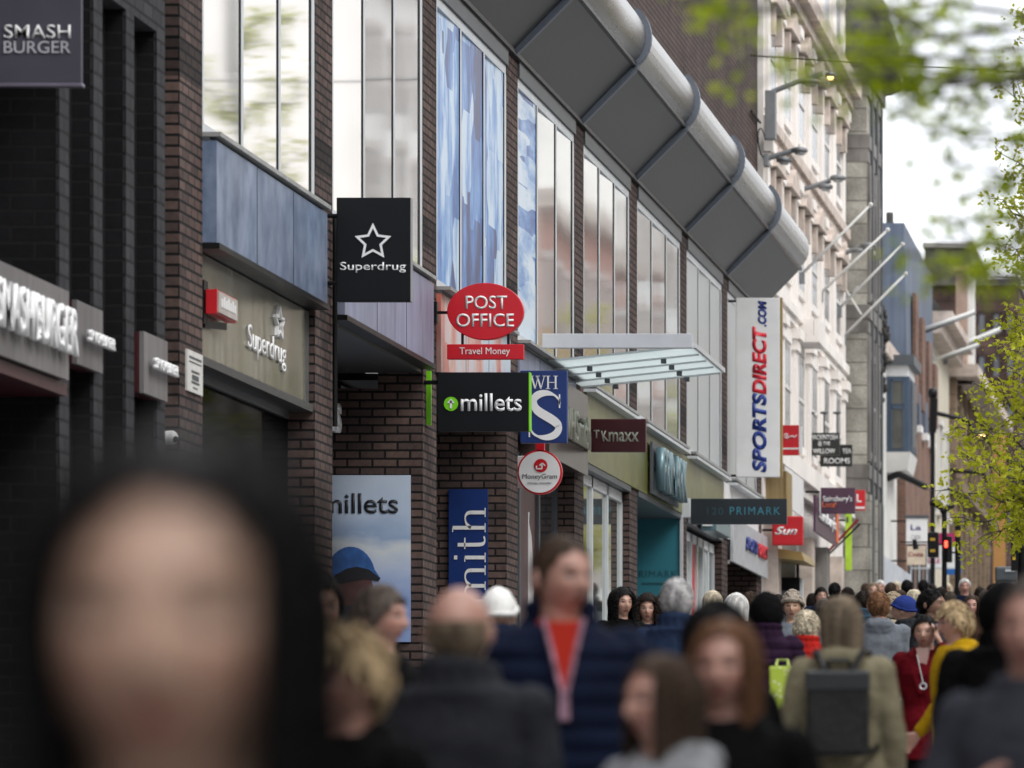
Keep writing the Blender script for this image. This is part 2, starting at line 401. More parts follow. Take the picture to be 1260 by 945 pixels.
# canopy: sloping soffit panels, ribs, round gutter
ends = [YC[0] - 6.2 - PW / 2] + [y - PW / 2 for y in YC]; ends[-1] = YC[8] - .3
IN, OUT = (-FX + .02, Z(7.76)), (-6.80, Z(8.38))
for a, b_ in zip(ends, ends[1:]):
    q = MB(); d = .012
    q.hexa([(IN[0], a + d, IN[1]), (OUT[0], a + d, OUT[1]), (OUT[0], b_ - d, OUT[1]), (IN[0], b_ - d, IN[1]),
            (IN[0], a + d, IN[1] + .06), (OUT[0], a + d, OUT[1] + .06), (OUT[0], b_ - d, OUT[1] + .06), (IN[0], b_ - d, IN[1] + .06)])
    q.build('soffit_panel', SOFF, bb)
PCX, PCZ, PR = -7.03, Z(8.68), .355
g_ = MB(); prev = None; n = 28
for k, y in enumerate([ends[0], ends[-1]]):
    ring = [g_.b.verts.new((PCX + PR * math.cos(2 * math.pi * j / n), y, PCZ + PR * math.sin(2 * math.pi * j / n))) for j in range(n)]
    if prev:
        for j in range(n): g_.b.faces.new((prev[j], prev[(j + 1) % n], ring[(j + 1) % n], ring[j]))
    else: g_.b.faces.new(ring)
    prev = ring
g_.b.faces.new(prev[::-1]); g = g_.build('gutter', PIPE, bb, smooth=True)
sm = MB().tube([(PCX + .02, ends[0], PCZ + .355), (PCX + .02, ends[-1], PCZ + .355)], .03, 6); sm.build('gutter_cap', ALUD, g)
sm = MB().box(OUT[0] - .03, OUT[0] + .02, ends[0], ends[-1], OUT[1] - .03, OUT[1] + .015); sm.build('seam_trim', BLK, g)
sm = MB().box(IN[0] - .01, IN[0] + .03, ends[0], ends[-1], IN[1] - .05, IN[1] - .005); sm.build('seam_trim', BLK, g)
for y in ends[1:-1]:
    r_ = MB()
    path = [Vector((IN[0] + .0, y, IN[1] - .03)), Vector((OUT[0], y, OUT[1] - .05))]
    for a in range(-48, 60, 9): path.append(Vector((PCX + (PR + .03) * math.cos(R(a)), y, PCZ + (PR + .03) * math.sin(R(a)))))
    for p, q in zip(path, path[1:]): r_.bar(p, q, .11, .06)
    r_.build('rib', RIB, bb)

# ------------------------------------------------------------------ dark brick shop building at the left
db = thing('charcoal_brick_building', 'charcoal brick shop front with deep narrow piers at the left edge', 'building', (-FX, 37, gz(37)))
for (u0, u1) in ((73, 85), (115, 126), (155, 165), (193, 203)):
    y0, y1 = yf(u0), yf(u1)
    MB().box(-FX - .02, -FX, y0, y1, gz(y0) - 1, Z(9)).build('pier_face', DRK2, db)  # thin skin carries the brighter, lit-looking brick colour
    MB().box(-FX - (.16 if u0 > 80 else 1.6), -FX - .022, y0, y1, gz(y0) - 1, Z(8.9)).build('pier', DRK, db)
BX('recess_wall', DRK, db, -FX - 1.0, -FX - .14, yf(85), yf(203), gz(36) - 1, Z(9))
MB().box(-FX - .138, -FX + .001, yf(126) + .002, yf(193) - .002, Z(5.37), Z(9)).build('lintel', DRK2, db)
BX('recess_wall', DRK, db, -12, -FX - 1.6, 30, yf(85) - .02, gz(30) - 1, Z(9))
BX('recess_wall', DRK2, db, -12, -FX, yf(203) + .002, YC[0] - PW - .003, gz(36) - 1, Z(9)) if False else None
BX('door_soffit', mat('maroon_panel', (.045, .004, .008), .4, 0, .15, 3), db, -FX - 1.5, -FX + .05, 31, yf(73) - .01, Z(2.66), Z(2.74))
MAR = MC['maroon_panel']
GRY = streaky('grey_fascia_paint', (.13, .12, .12), (.20, .185, .185), .5, .1, (3, 5, .4))
LW = mat('white_letter', (.80, .80, .80), .4, 0, .04, 5)
def fascia_box(label, X, y0, y1, z0, z1, lh, ly0, ly1, lz):
    t = thing('fascia_sign', label, 'sign', (-X, (y0 + y1) / 2, Z(z0)), group=None)
    BX('sign_box', GRY, t, -X - .03, -X, y0, y1, Z(z0), Z(z1))
    BX('side_panel', MAR, t, -X - .14, -X - .033, y0 + .001, y1, Z(z0) + .003, Z(z1) - .003)
    text('SMASHBURGER', (-X + .03, (ly0 + ly1) / 2, Z(lz)), ly1 - ly0, lh, LW, t, 'street', .03, .02)
    return t
fascia_box('big grey fascia sign with chunky white SMASHBURGER letters over the shop entrance', 7.33, 31.0, 35.26, 2.75, 3.30, .29, 33.0, 35.28, 3.04)
t = bpy.data.objects['fascia_sign']
BX('bracket', LW, t, -7.30, -7.26, 32.85, 32.97, Z(3.04), Z(3.17)); BX('bracket', LW, t, -7.3, -7.26, 32.85, 32.97, Z(2.90), Z(2.95))
fascia_box('small grey fascia sign with maroon end between the first and second charcoal piers', 7.37, 35.69, 36.5, 2.89, 3.29, .075, 35.85, 36.62, 3.08)
fascia_box('small grey fascia sign with maroon end beside the brown brick pillar and the camera', 7.37, 37.85, 38.68, 2.87, 3.28, .075, 38.0, 38.78, 3.08)
# hanging sign, far left
t = thing('hanging_sign', 'purple grey square SMASH BURGER banner hanging at the top left corner', 'sign', (-7.8, 36.2, Z(4.6)))
y = 35.0; s_ = F / y
SLT = mat('slate_purple_panel', (.060, .055, .078), .55, 0, .12, 3)
BX('panel', SLT, t, xx(-40, y), xx(100, y), y, y + .05, zz(103, y), zz(-30, y), .004)
BX('bottom_rail', mat('rail', (.22, .2, .26), .4, .5, .1), t, xx(-40, y), xx(102, y), y - .02, y + .06, zz(107, y), zz(102.6, y), .004)
BX('bracket', BLK, t, xx(-40, y), xx(104, y), y + .06, y + .1, zz(-34, y), zz(-30, y))
text('SMASH', (xx(46, y), y - .003, zz(39, y)), 82 / s_, 17 / s_, LW, t, bold=.006, depth=.006)
text('BURGER', (xx(46, y), y - .003, zz(58, y)), 82 / s_, 15 / s_, mat('pale_letter', (.5, .5, .54), .5), t, depth=.006)

# ------------------------------------------------------------------ signs on the brick building
def cam_sign(name, label, u0, v0, u1, v1, Y, m, th=.10, bev=.006, brackets=(), cat='sign', group=None):
    t = thing(name, label, cat, (xx((u0 + u1) / 2, Y), Y, zz(v1, Y)), group=group)
    BX('panel', m, t, xx(u0, Y), xx(u1, Y), Y, Y + th, zz(v1, Y), zz(v0, Y), bev)
    for v in brackets:
        MB().cyl((-FX, Y + th / 2, zz(v, Y)), (xx(u0, Y) + .01, Y + th / 2, zz(v, Y)), .018, n=8).build('bracket', BLK, t)
    return t
def ctext(t, body, u, v, wp, hp, Y, m, **k):
    s = F / Y; return text(body, (xx(u, Y), Y - .003, zz(v, Y)), wp / s, hp / s, m, t, depth=k.pop('depth', .0025), **k)
INKB = mat('blue_black_panel', (.006, .007, .009), .5, 0, .1, 3, spec=.2)
# superdrug hanging sign
Y = 45.2
t = cam_sign('hanging_sign', 'square black hanging sign with white outlined star and Superdrug lettering', 414, 243, 505, 371, Y, INKB, .09, brackets=(265, 348))
star = []
for k in range(10):
    r = 21.5 if k % 2 == 0 else 10.5; a = R(90 + 36 * k); star.append((r * math.cos(a), r * math.sin(a)))
s = F / Y; b = MB()
for k in range(10):
    p, q = star[k], star[(k + 1) % 10]
    b.hexa([(xx(459 + a_[0] * f_, Y), Y - d_, zz(298 - a_[1] * f_, Y)) for d_ in (.001, .008) for a_, f_ in ((p, 1.10), (q, 1.10), (q, .80), (p, .80))])
b.build('star', LW, t)
ctext(t, 'Superdrug', 459, 329, 81, 13, Y, LW, bold=.004)
BX('edge_trim', mat('sign_trim', (.3, .3, .31), .4, .3), t, xx(505, Y) + .001, xx(505.8, Y), Y - .004, Y + .094, zz(371, Y), zz(243, Y))
# superdrug fascia
t = thing('fascia_sign', 'bronze glass fascia with small white Superdrug script and star above dark entrance', 'sign', (-FX, 42.6, Z(3.28)))
FXX = 7.47
BX('panel', FASC, t, -FXX - .1, -FXX, YC[0] + .01, YC[1] - PW - .14, Z(3.285), Z(4.06))
BX('end_panel', mat('end_grey', (.12, .125, .13), .4, .2), t, -FXX - .1, -FXX + .004, YC[1] - PW - .138, YC[1] - PW - .004, Z(3.285), Z(4.06))
text('Superdrug', (-FXX + .01, 43.1, Z(3.60)), 1.65, .24, LW, t, 'street', .008, .004)
b = MB(); st = [(random.random(), 0)]
for k in range(10):
    r0 = .13 if k % 2 == 0 else .06; r1 = .06 if k % 2 == 0 else .13
    a0, a1 = R(90 + 36 * k), R(126 + 36 * k)
    b.bar((-FXX + .012, 43.62 + 1.6 * r0 * math.cos(a0), Z(3.84) + r0 * math.sin(a0)), (-FXX + .012, 43.62 + 1.6 * r1 * math.cos(a1), Z(3.84) + r1 * math.sin(a1)), .03, .022)
b.build('star', LW, t)
# small red and white light box on the first pillar
y0 = 40.35
t = thing('light_box_sign', 'small red ended light box sign with pale front fixed beside the brick pillar', 'sign', (-7.35, y0, Z(3.5)))
yA, yB = 40.5, 41.28; zA, zB = zz(386, yA), zz(356, yA)
XA, XB = xx(254, yA), xx(267.5, yA)
RED = mat('sign_red', (.55, .010, .018), .35, 0, .06, 3)
BX('end_panel', RED, t, XA, XB, yA - .02, yA, zA, zB)
BX('sign_box', RED, t, XA, XB - .004, yA + .002, yB, zA, zB)
BX('front_panel', mat('pale_panel', (.42, .38, .35), .5), t, XB - .003, XB + .01, yA + .01, yB - .03, zA + .012, zB - .012)
text('amazon', (XB + .012, (yA + yB) / 2, (zA + zB) / 2 + .01), 1.0, .075, LW, t, 'street', .006) if False else \
    [BX('lettering', LW, t, XB + .011, XB + .015, yA + .1 + k * .085, yA + .15 + k * .085, (zA + zB) / 2 - .03, (zA + zB) / 2 + (.05 if k % 2 else .03)) for k in range(7)]
BX('bracket', BLK, t, xx(248.6, yA), xx(252.6, yA), yA - .05, yA + .1, zz(398, yA), zz(345, yA))
MB().bar((xx(251, yA), yA, zz(399, yA)), (XB - .05, 41.1, zz(402, 41.1)), .02, .05).build('bracket', BLK, t)
# pillar plaque
t = thing('wall_plaque', 'white rectangular plaque with grey printed lines on the first brown brick pillar', 'plaque', (-FX, 39.85, Z(3)))
a, b2 = yf(228), yf(247)
BX('plate', mat('plaque_white', (.62, .61, .58), .5, 0, .1, 8), t, -FX, -FX + .015, a, b2, Z((1014 - 488) / 1292 * FX), Z((1014 - 438) / 1292 * FX))
zt_ = Z((1014 - 438) / 1292 * FX)
for k, (h0, h1, w_) in enumerate([(.04, .055, .8), (.075, .083, .8), (.135, .15, .5), (.165, .2, .42), (.21, .225, .5), (.25, .258, .3)]):
    mid = (a + b2) / 2; hw = (b2 - a) / 2 * w_
    BX('printed_line', ALUD, t, -FX + .016, -FX + .018, mid - hw, mid + hw, zt_ - h1, zt_ - h0)
# dome security camera
t = thing('security_camera', 'white bullet security camera on the wall beside the brown brick pillar', 'security camera', (-FX, 38.9, Z(2.5)))
yc = 39.2; cc = Vector((xx(207, yc), yc, zz(538, yc)))
MB().cyl(cc + Vector((-.06, 0, .0)), cc + Vector((.02, 0, 0)), .04, .05, 20).ball(cc + Vector((.02, 0, 0)), .05, 3).build('housing', WHT, t, True)
MB().ball(cc + Vector((.048, -.02, -.01)), .026, 2).build('lens', BLK, t, True)
MB().cyl(cc + Vector((-.12, .0, .02)), cc + Vector((-.05, 0, .0)), .02, n=8).build('bracket', WHT, t)
# post office
Y = 51.6; s = F / Y
t = thing('hanging_sign', 'red oval POST OFFICE sign with a Travel Money bar hung beneath it', 'sign', (xx(597, Y), Y, zz(443, Y)))
PR_ = mat('post_office_red', (.58, .006, .018), .33, 0, .05, 3)
b = MB(); b.prism([(47 / s * math.cos(2 * math.pi * k / 56), 35 / s * math.sin(2 * math.pi * k / 56)) for k in range(56)], (xx(597, Y), Y, zz(383, Y)), (1, 0, 0), (0, 0, 1), (0, 1, 0), .09)
b.build('oval_panel', PR_, t, bevel=.006)
ctext(t, 'POST', 598.5, 372, 51, 16.5, Y, LW, bold=.008); ctext(t, 'OFFICE', 597, 394, 71, 16.5, Y, LW, bold=.008)
BX('bar_panel', PR_, t, xx(550, Y), xx(644, Y), Y, Y + .08, zz(442, Y), zz(423.5, Y), .005)
ctext(t, 'Travel Money', 596.5, 433, 62, 11, Y, LW, bold=.0)
for u in (568.5, 625): BX('bracket', BLK, t, xx(u - 1.5, Y), xx(u + 1.5, Y), Y + .02, Y + .05, zz(424, Y), zz(408, Y))
MB().cyl((-FX, Y + .05, zz(384, Y)), (xx(552, Y), Y + .05, zz(384, Y)), .014, n=8).build('bracket', BLK, t)
BX('wall_plate', BLK, t, -FX, -FX + .03, Y, Y + .1, zz(397, Y), zz(371, Y))
# millets sign
Y = 50.95; s = F / Y
t = cam_sign('hanging_sign', 'black millets hanging sign with green roundel and lime green edges', 538, 458, 650.5, 530.5, Y, INKB, .12, .004)
GRN = mat('lime_green', (.19, .62, .01), .4, 0, .05, 3)
BX('side_panel', GRN, t, xx(526.5, Y + .6), xx(538, Y + .6), Y + .2, Y + .24, zz(527, Y + .6), zz(460.5, Y + .6))
BX('edge_trim', GRN, t, xx(650.7, Y), xx(652, Y), Y - .004, Y + .124, zz(530.5, Y), zz(458, Y))
b = MB(); b.prism([(8.7 / s * math.cos(2 * math.pi * k / 32), 8.7 / s * math.sin(2 * math.pi * k / 32)) for k in range(32)], (xx(555, Y), Y - .008, zz(497, Y)), (1, 0, 0), (0, 0, 1), (0, 1, 0), .007)
b.build('roundel', GRN, t)
b = MB(); cx, cy = xx(555, Y), zz(497, Y)
b.bar((cx, Y - .012, cy - 5.5 / s), (cx, Y - .012, cy + 5 / s), .012, .006) if False else b.box(cx - 1.3 / s, cx + 1.3 / s, Y - .014, Y - .009, cy - 5.5 / s, cy + 4 / s)
b.prism([(-4.6 / s, 1 / s), (4.6 / s, 1 / s), (0, 6.3 / s)], (cx, Y - .014, cy), (1, 0, 0), (0, 0, 1), (0, 1, 0), .005); b.build('arrow', LW, t)
ctext(t, 'millets', 604.5, 495, 75, 22, Y, LW, bold=.012)
MB().cyl((-FX, Y + .06, zz(470, Y)), (xx(540, Y), Y + .06, zz(470, Y)), .02, n=8).build('bracket', BLK, t)
# millets fascia lettering in the recess
t = thing('fascia_sign', 'white raised millets letters set back behind the second brown brick pillar', 'sign', (-8.2, 49.6, Z(3.4)))
BX('panel', INKB, t, -8.40, -8.2, YC[1] + .1, 50.8, Z(3.35), Z(3.95)); text('millets', (-8.14, 49.55, Z(3.66)), 2.1, .38, LW, t, 'street', .05, .015)
# millets poster
Y = YC[2] - PW; s = F / Y
t = thing('wall_poster', 'pale blue millets poster of a figure in a blue hat in a snowy landscape', 'poster', (-7.9, Y, gz(Y) + 1))
def poster_mat():
    m = bpy.data.materials.new('snow_photo'); k = NT(m)
    sp = k.n('ShaderNodeSeparateXYZ'); k.l(k.pos(), sp.inputs[0])
    h = k.math('MULTIPLY_ADD', k.noise(3, 5, None, (1, 1, 2)), .28, sp.outputs[2])
    zb = zz(730, Y); zt2 = zz(585, Y) + .14
    f = k.n('ShaderNodeMapRange'); k.l(h, f.inputs[0]); f.inputs[1].default_value = zb + .1; f.inputs[2].default_value = zt2
    c = k.ramp(f.outputs[0], [(0, (.24, .33, .58)), (.22, (.42, .50, .68)), (.42, (.62, .66, .70)), (.52, (.30, .40, .58)), (.7, (.46, .55, .70)), (1, (.52, .60, .72))])
    k.l(c, k.b.inputs['Base Color']); k.b.inputs['Roughness'].default_value = .45; return m
BX('print', poster_mat(), t, xx(380, Y), xx(505.5, Y), Y - .03, Y - .002, zz(790, Y), zz(585, Y))
ctext(t, 'millets', 443, 619.5, 94, 25, Y - .03, mat('ink', (.02, .022, .03), .5), bold=.012, depth=.003)
def blob(pts, m, name, dy):
    b = MB(); b.prism([((p[0] - 436) / s, (700 - p[1]) / s) for p in pts], (xx(436, Y), Y - .03 - dy, zz(700, Y)), (1, 0, 0), (0, 0, 1), (0, 1, 0), .002); b.build(name, m, t)
HATB = mat('printed_blue', (.035, .12, .36), .5, 0, .3, 12)
blob([(398, 722)] + [(432 + 31 * math.cos(R(a)), 712 + 40 * math.sin(R(-a)) * .98) for a in range(170, 5, -11)][::1] + [(469, 712), (462, 708), (452, 702), (440, 699), (427, 702), (417, 710), (410, 719)], HATB, 'printed_hat', .0045)
blob([(404, 722), (413, 708), (427, 700), (440, 697.5), (455, 701), (469, 712), (466, 716), (450, 712)], mat('printed_shadow', (.015, .014, .02), .5), 'printed_brim', .0075)
blob([(410, 745), (412, 716), (424, 706), (440, 703), (456, 708), (460, 722), (458, 745)], mat('printed_face', (.10, .045, .04), .5, 0, .2, 12), 'printed_face', .0025)
blob([(385, 790), (392, 752), (412, 738), (458, 738), (480, 760), (486, 790)], mat('printed_coat', (.03, .035, .05), .5, 0, .2, 12), 'printed_coat', .001)
# WHS sign
Y = 57.2; s = F / Y
NAVY = mat('navy_panel', (.005, .028, .15), .4, 0, .08, 3)
t = cam_sign('hanging_sign', 'navy blue hanging sign with large white serif WH S letters', 640, 456, 697.5, 545, Y, NAVY, .1, brackets=(480,))
def serif(x, y, w=.36): return ([(x - w / 2, y), (x + w / 2, y)], .045)
Wst = [[(0, 1), (.28, 0)], ([(.28, 0), (.5, 1)], .05), [(.42, 1), (.7, 0)], ([(.7, 0), (.95, 1)], .05), serif(0, 1, .3), serif(.46, 1, .3), serif(.95, 1, .26)]
Hst = [[(1.22, 0), (1.22, 1)], [(1.78, 0), (1.78, 1)], ([(1.22, .5), (1.78, .5)], .05), serif(1.22, 0, .32), serif(1.22, 1, .32), serif(1.78, 0, .32), serif(1.78, 1, .32)]
nib(Wst + Hst, (xx(669, Y), Y - .003, zz(470.5, Y)), 35 / s, 15.5 / s, LW, t, .12, .05, .006, box=(-.15, 1.94, 0, 1))
S_ = [(.98, .74), (.95, .86)] + arc(.56, .80, .38, .19, 20, 180, 14) + [(.20, .70), (.30, .60), (.52, .50), (.76, .40), (.92, .30)] + arc(.52, .22, .42, .21, 10, -150, 14) + [(.08, .2), (.06, .28)]
def smooth(p, k=2):
    for _ in range(k):
        q = [p[0]]
        for a, b in zip(p, p[1:]): q += [(a[0] * .75 + b[0] * .25, a[1] * .75 + b[1] * .25), (a[0] * .25 + b[0] * .75, a[1] * .25 + b[1] * .75)]
        p = q + [p[-1]]
    return p
pts = smooth(S_, 2); wl = [.05 + .16 * max(0, 1 - (abs(i / len(pts) - .5) / .36) ** 2) ** .8 for i in range(len(pts))]
nib([(pts, wl)] + [([(.965, .66), (.965, .96)], .04), ([(.06, .02), (.06, .34)], .04)], (xx(669.5, Y), Y - .003, zz(511, Y)), 41 / s, 56 / s, LW, t, .1, .05, .006, box=(0, 1, 0, 1))
# money sign
Y = 57.9; s = F / Y
t = thing('hanging_sign', 'round white MoneyGram sign with a red rim below the navy sign', 'sign', (xx(664, Y), Y, zz(608, Y)))
circ = lambda r: [(r / s * math.cos(2 * math.pi * k / 44), r / s * math.sin(2 * math.pi * k / 44)) for k in range(44)]
cc = (xx(664, Y), Y, zz(581, Y))
MB().prism(circ(27.5), cc, (1, 0, 0), (0, 0, 1), (0, 1, 0), .08).build('rim', RED, t)
MB().prism(circ(25.3), (cc[0], Y - .008, cc[2]), (1, 0, 0), (0, 0, 1), (0, 1, 0), .006).build('face_panel', WHT, t)
MB().prism(circ(8.3), (xx(665.5, Y), Y - .013, zz(573, Y)), (1, 0, 0), (0, 0, 1), (0, 1, 0), .004).build('emblem', RED, t)
b = MB()
for (p, q) in (((660, 577), (667, 577)), ((667, 577), (667, 571)), ((664, 573), (667.5, 570)), ((667.5, 570), (671, 573)), ((660, 577), (660.5, 573))):
    b.bar((xx(p[0], Y), Y - .016, zz(p[1], Y)), (xx(q[0], Y), Y - .016, zz(q[1], Y)), .004, .013)
b.build('emblem_mark', WHT, t)
ctext(t, 'MoneyGram', 664, 587, 43, 8, Y - .01, mat('ink', (0, 0, 0)), shear=.1, depth=.001); ctext(t, 'money transfer', 664, 594.5, 30, 3, Y - .01, mat('ink', (0, 0, 0)))
BX('bracket', RED, t, xx(659, Y), xx(669.5, Y), Y, Y + .08, zz(555, Y), zz(544, Y))
t = cam_sign('side_panel_sign', 'plain white square panel on the wall left of the round MoneyGram sign', 629.5, 561, 646, 600, Y + .2, WHT, .06)
# WHSmith vertical panel
Y = YC[3] - PW - .04; s = F / Y
t = cam_sign('wall_sign', 'tall navy wall panel with white serif letters reading upwards', 552, 602, 600, 800, Y, NAVY, .037, .002)
ms = [[(0, 0), (0, 1)], [(.55, 0), (.55, .72)], [(1.1, 0), (1.1, .72)], smooth([(.0, .7), (.15, .95), (.38, 1.0), (.53, .88), (.55, .7)], 2), smooth([(.55, .7), (.7, .95), (.93, 1.0), (1.08, .88), (1.1, .7)], 2),
      serif(0, 0, .34), serif(.55, 0, .3), serif(1.1, 0, .34), ([(-.17, 1), (0, 1)], .05)]
is_ = [[(1.55, 0), (1.55, 1)], serif(1.55, 0, .34), ([(1.4, 1), (1.55, 1)], .05), ([(1.48, 1.45), (1.62, 1.45)], .16)]
ts = [smooth([(2.0, 1.35), (2.0, .3), (2.03, .08), (2.15, 0), (2.3, .06)], 2), ([(1.85, 1), (2.25, 1)], .06)]
hs_ = [[(2.6, 0), (2.6, 1.6)], smooth([(2.6, .7), (2.75, .95), (2.98, 1.0), (3.12, .88), (3.14, .7)], 2), [(3.14, 0), (3.14, .72)], serif(2.6, 0, .32), serif(3.14, 0, .32), ([(2.45, 1.6), (2.6, 1.6)], .05)]
nib(ms + is_ + ts + hs_, (xx(577, Y), Y - .003, zz(686, Y)), 122 / s, 40 / s, LW, t, .13, .06, .005, rot=90, box=(-.2, 3.3, 0, 1.6))
# WHSmith fascia
t = thing('fascia_sign', 'dark brown fascia with pale raised capitals behind the maroon hanging sign', 'sign', (-7.3, 60, Z(3.86)))
BX('panel', streaky('brown_fascia', (.06, .045, .045), (.16, .12, .11), .25, .5, (1, 4, .5)), t, -FX - .3, -7.32, 59.3, 62.75, Z(3.84), Z(4.72))
text('WHSmith', (-7.30, 61.3, Z(4.28)), 2.5, .34, mat('cream_letter', (.50, .50, .40), .4), t, 'street', .04, .01)
# TK Maxx
Y = 63.1
MARN = mat('maroon_sign', (.075, .006, .012), .4, 0, .08, 3); CRM = mat('cream_letter', (.5, .5, .4))
t = cam_sign('hanging_sign', 'maroon rectangular hanging sign with cream TK MAXX lettering', 727, 515.5, 794.5, 556, Y, MARN, .1, brackets=(530,))
ctext(t, 'T', 734, 534, 7.5, 10, Y, CRM, bold=.02); ctext(t, 'K', 744.5, 536.5, 10, 13, Y, CRM, bold=.02, shear=-.3); ctext(t, 'maxx', 767.5, 537.5, 37, 12, Y, CRM, bold=.015); 
# Primark fascia letters
t = thing('fascia_sign', 'row of tall pale teal glass PRIMARK letters on the olive mirror fascia', 'sign', (-7.3, 71, Z(3.98)))
TEAL = glass_mat('teal_glass', (.13, .22, .25), .3, .3, .25)
BX('backing', ALUD, t, -7.36, -7.33, 69.6, 72.8, Z(4.05), Z(4.68))
text('PRIMARK', (-7.30, 71.2, Z(4.36)), 2.9, .52, TEAL, t, 'street', .10, .02)
t = thing('light_box_sign', 'small teal glass block sign on the olive fascia above the PRIMARK arm sign', 'sign', (-7.2, 76.5, Z(4)))
BX('sign_box', TEAL, t, -7.36, -7.15, 76.0, 78.0, Z(3.92), Z(4.35), .01); BX('end_panel', WHT, t, -7.33, -7.2, 75.96, 75.995, Z(3.98), Z(4.3))
# Primark projecting
Y = 73.9
PS = mat('slate_sign', (.012, .018, .024), .35, 0, .08, 3); TT = mat('teal_letter', (.04, .20, .27), .4)
t = cam_sign('hanging_sign', 'long slate PRIMARK sign projecting from a square grey wall block', 850, 613.5, 968, 645, Y, PS, .1, .004)
ctext(t, 'PRIMARK', 929, 628.5, 62, 9.5, Y, TT, space=1.25); ctext(t, '120', 880, 629, 20, 9, Y, mat('dim_teal', (.02, .06, .08), .4), space=1.2)
BX('wall_block', ALU, t, xx(838, Y), xx(850, Y) - .001, Y - .05, Y + .15, zz(637, Y), zz(613.5, Y), .01)
# Sports direct
Y = 80.6
t = cam_sign('banner_sign', 'very tall white vertical SPORTS DIRECT.COM banner sign in blue and red', 905.5, 366.5, 959.5, 587, Y, WHT, .12, .01, brackets=(370, 585))
BLU = mat('royal_blue_letter', (.010, .035, .24), .4, 0, .03); RDL = mat('bright_red_letter', (.60, .012, .03), .4, 0, .03)
ctext(t, 'SPORTS', 934.5, 532.5, 98, 18, Y, BLU, bold=.05, shear=.18, rot=90); ctext(t, 'DIRECT', 934.5, 443.5, 84, 18, Y, RDL, bold=.05, shear=.18, rot=90); ctext(t, '.COM', 938, 386, 32, 11, Y, BLU, bold=.05, shear=.18, rot=90)
BX('side_panel', mat('tan_panel', (.30, .21, .07), .5, .1, .1, 2), t, xx(959.7, Y), xx(962.3, Y), Y + .01, Y + .14, zz(587, Y), zz(366, Y))
# glass canopy
t = thing('glass_canopy', 'flat glass canopy on a pale grey steel frame projecting between window bays', 'canopy', (-FX, 61, Z(4.9)))
ya, yb = 59.6, 62.9; z1_, z0_ = Z(5.02), Z(4.86)
xo, xi = -5.85, -FX - .0
CG = bpy.data.materials.new('frosted_glass'); k_ = NT(CG); tr_ = k_.n('ShaderNodeBsdfTranslucent'); tr_.inputs['Color'].default_value = (.86, .91, .91, 1)
k_.b.inputs['Base Color'].default_value = (.62, .68, .68, 1); k_.b.inputs['Roughness'].default_value = .12; ms_ = k_.n('ShaderNodeMixShader'); ms_.inputs[0].default_value = .72
k_.l(k_.b.outputs[0], ms_.inputs[1]); k_.l(tr_.outputs[0], ms_.inputs[2]); k_.l(ms_.outputs[0], k_.t.nodes['Material Output'].inputs[0])
LG = mat('pale_grey_steel', (.58, .59, .61), .4, .2, .08, 3)
BX('near_beam', LG, t, xi, xo, ya - .10, ya, Z(4.98), Z(5.13), .005)
b = MB(); b.hexa([(xi, ya, z0_ - .02), (xo, ya, z1_ - .02), (xo, yb, z1_ - .02), (xi, yb, z0_ - .02), (xi, ya, z0_), (xo, ya, z1_), (xo, yb, z1_), (xi, yb, z0_)]); b.build('glass_sheet', CG, t)
for k in range(1, 5):
    y = ya + (yb - ya) * k / 4.0 - .02
    MB().bar((xi, y, z0_ - .035), (xo - .02, y, z1_ - .035), .018, .02).build('glazing_bar', LG if k > 3 else ALU, t)
    for q in (.25, .75):
        MB().cyl((xi + (xo - xi) * q, y, z0_ + (z1_ - z0_) * q - .09), (xi + (xo - xi) * q, y, z0_ + (z1_ - z0_) * q - .04), .03, n=8).build('fixing', ALUD, t)
BX('edge_trim', LG, t, xo - .0, xo + .03, ya, yb, z1_ - .03, z1_ + .02)
# ------------------------------------------------------------------ shop fronts under the bays
def shopfront(i, X, nm, panes, frame=ALU, zt=4.0, label=None):
    y0, y1 = YC[i] + .01, YC[i + 1] - PW - .01; n = len(panes); pw = (y1 - y0) / n; zb = gz(y0) - .05
    m = MB()
    for k in range(n + 1):
        a = y0 + k * pw; m.box(-X, -X - .08, max(y0, a - .06), min(y1, a + .06), zb, Z(zt))
    m.box(-X, -X - .08, y0, y1, Z(zt) - .12, Z(zt)); m.box(-X, -X - .08, y0, y1, zb, zb + .4)
    fr = m.build('shop_window', frame, bb)
    for k, q in enumerate(panes): BX('pane', q, fr, -X - .03, -X - .045, y0 + k * pw + .03, y0 + (k + 1) * pw - .03, zb, Z(zt) - .05)
shopfront(0, 8.3, 'w', [GLD, GLD, GLD, GLD], ALUD, 3.2); shopfront(1, 8.35, 'w', [GLD, GLD, GLD, GLD], ALUD, 3.3)
shopfront(2, 8.3, 'w', [GLD, GLD, GLD], ALUD); shopfront(3, 7.6, 'w', [GLD, MAR, GLD], ALUD, 3.86)
shopfront(4, 7.5, 'w', [GLG, GLG, GLG], ALU, 3.95)
shopfront(5, 8.3, 'w', [GLD, GLD, GLD], ALUD); shopfront(7, 8.2, 'w', [GLD, GLD], ALUD)
PB = mat('poster_blue', (.01, .06, .38), .4); PGR = mat('poster_pale', (.35, .38, .38), .5, 0, .4, 5)
shopfront(6, 7.52, 'w', [PB, PGR, RED, GLG, PGR, GLD], ALU, 3.9)
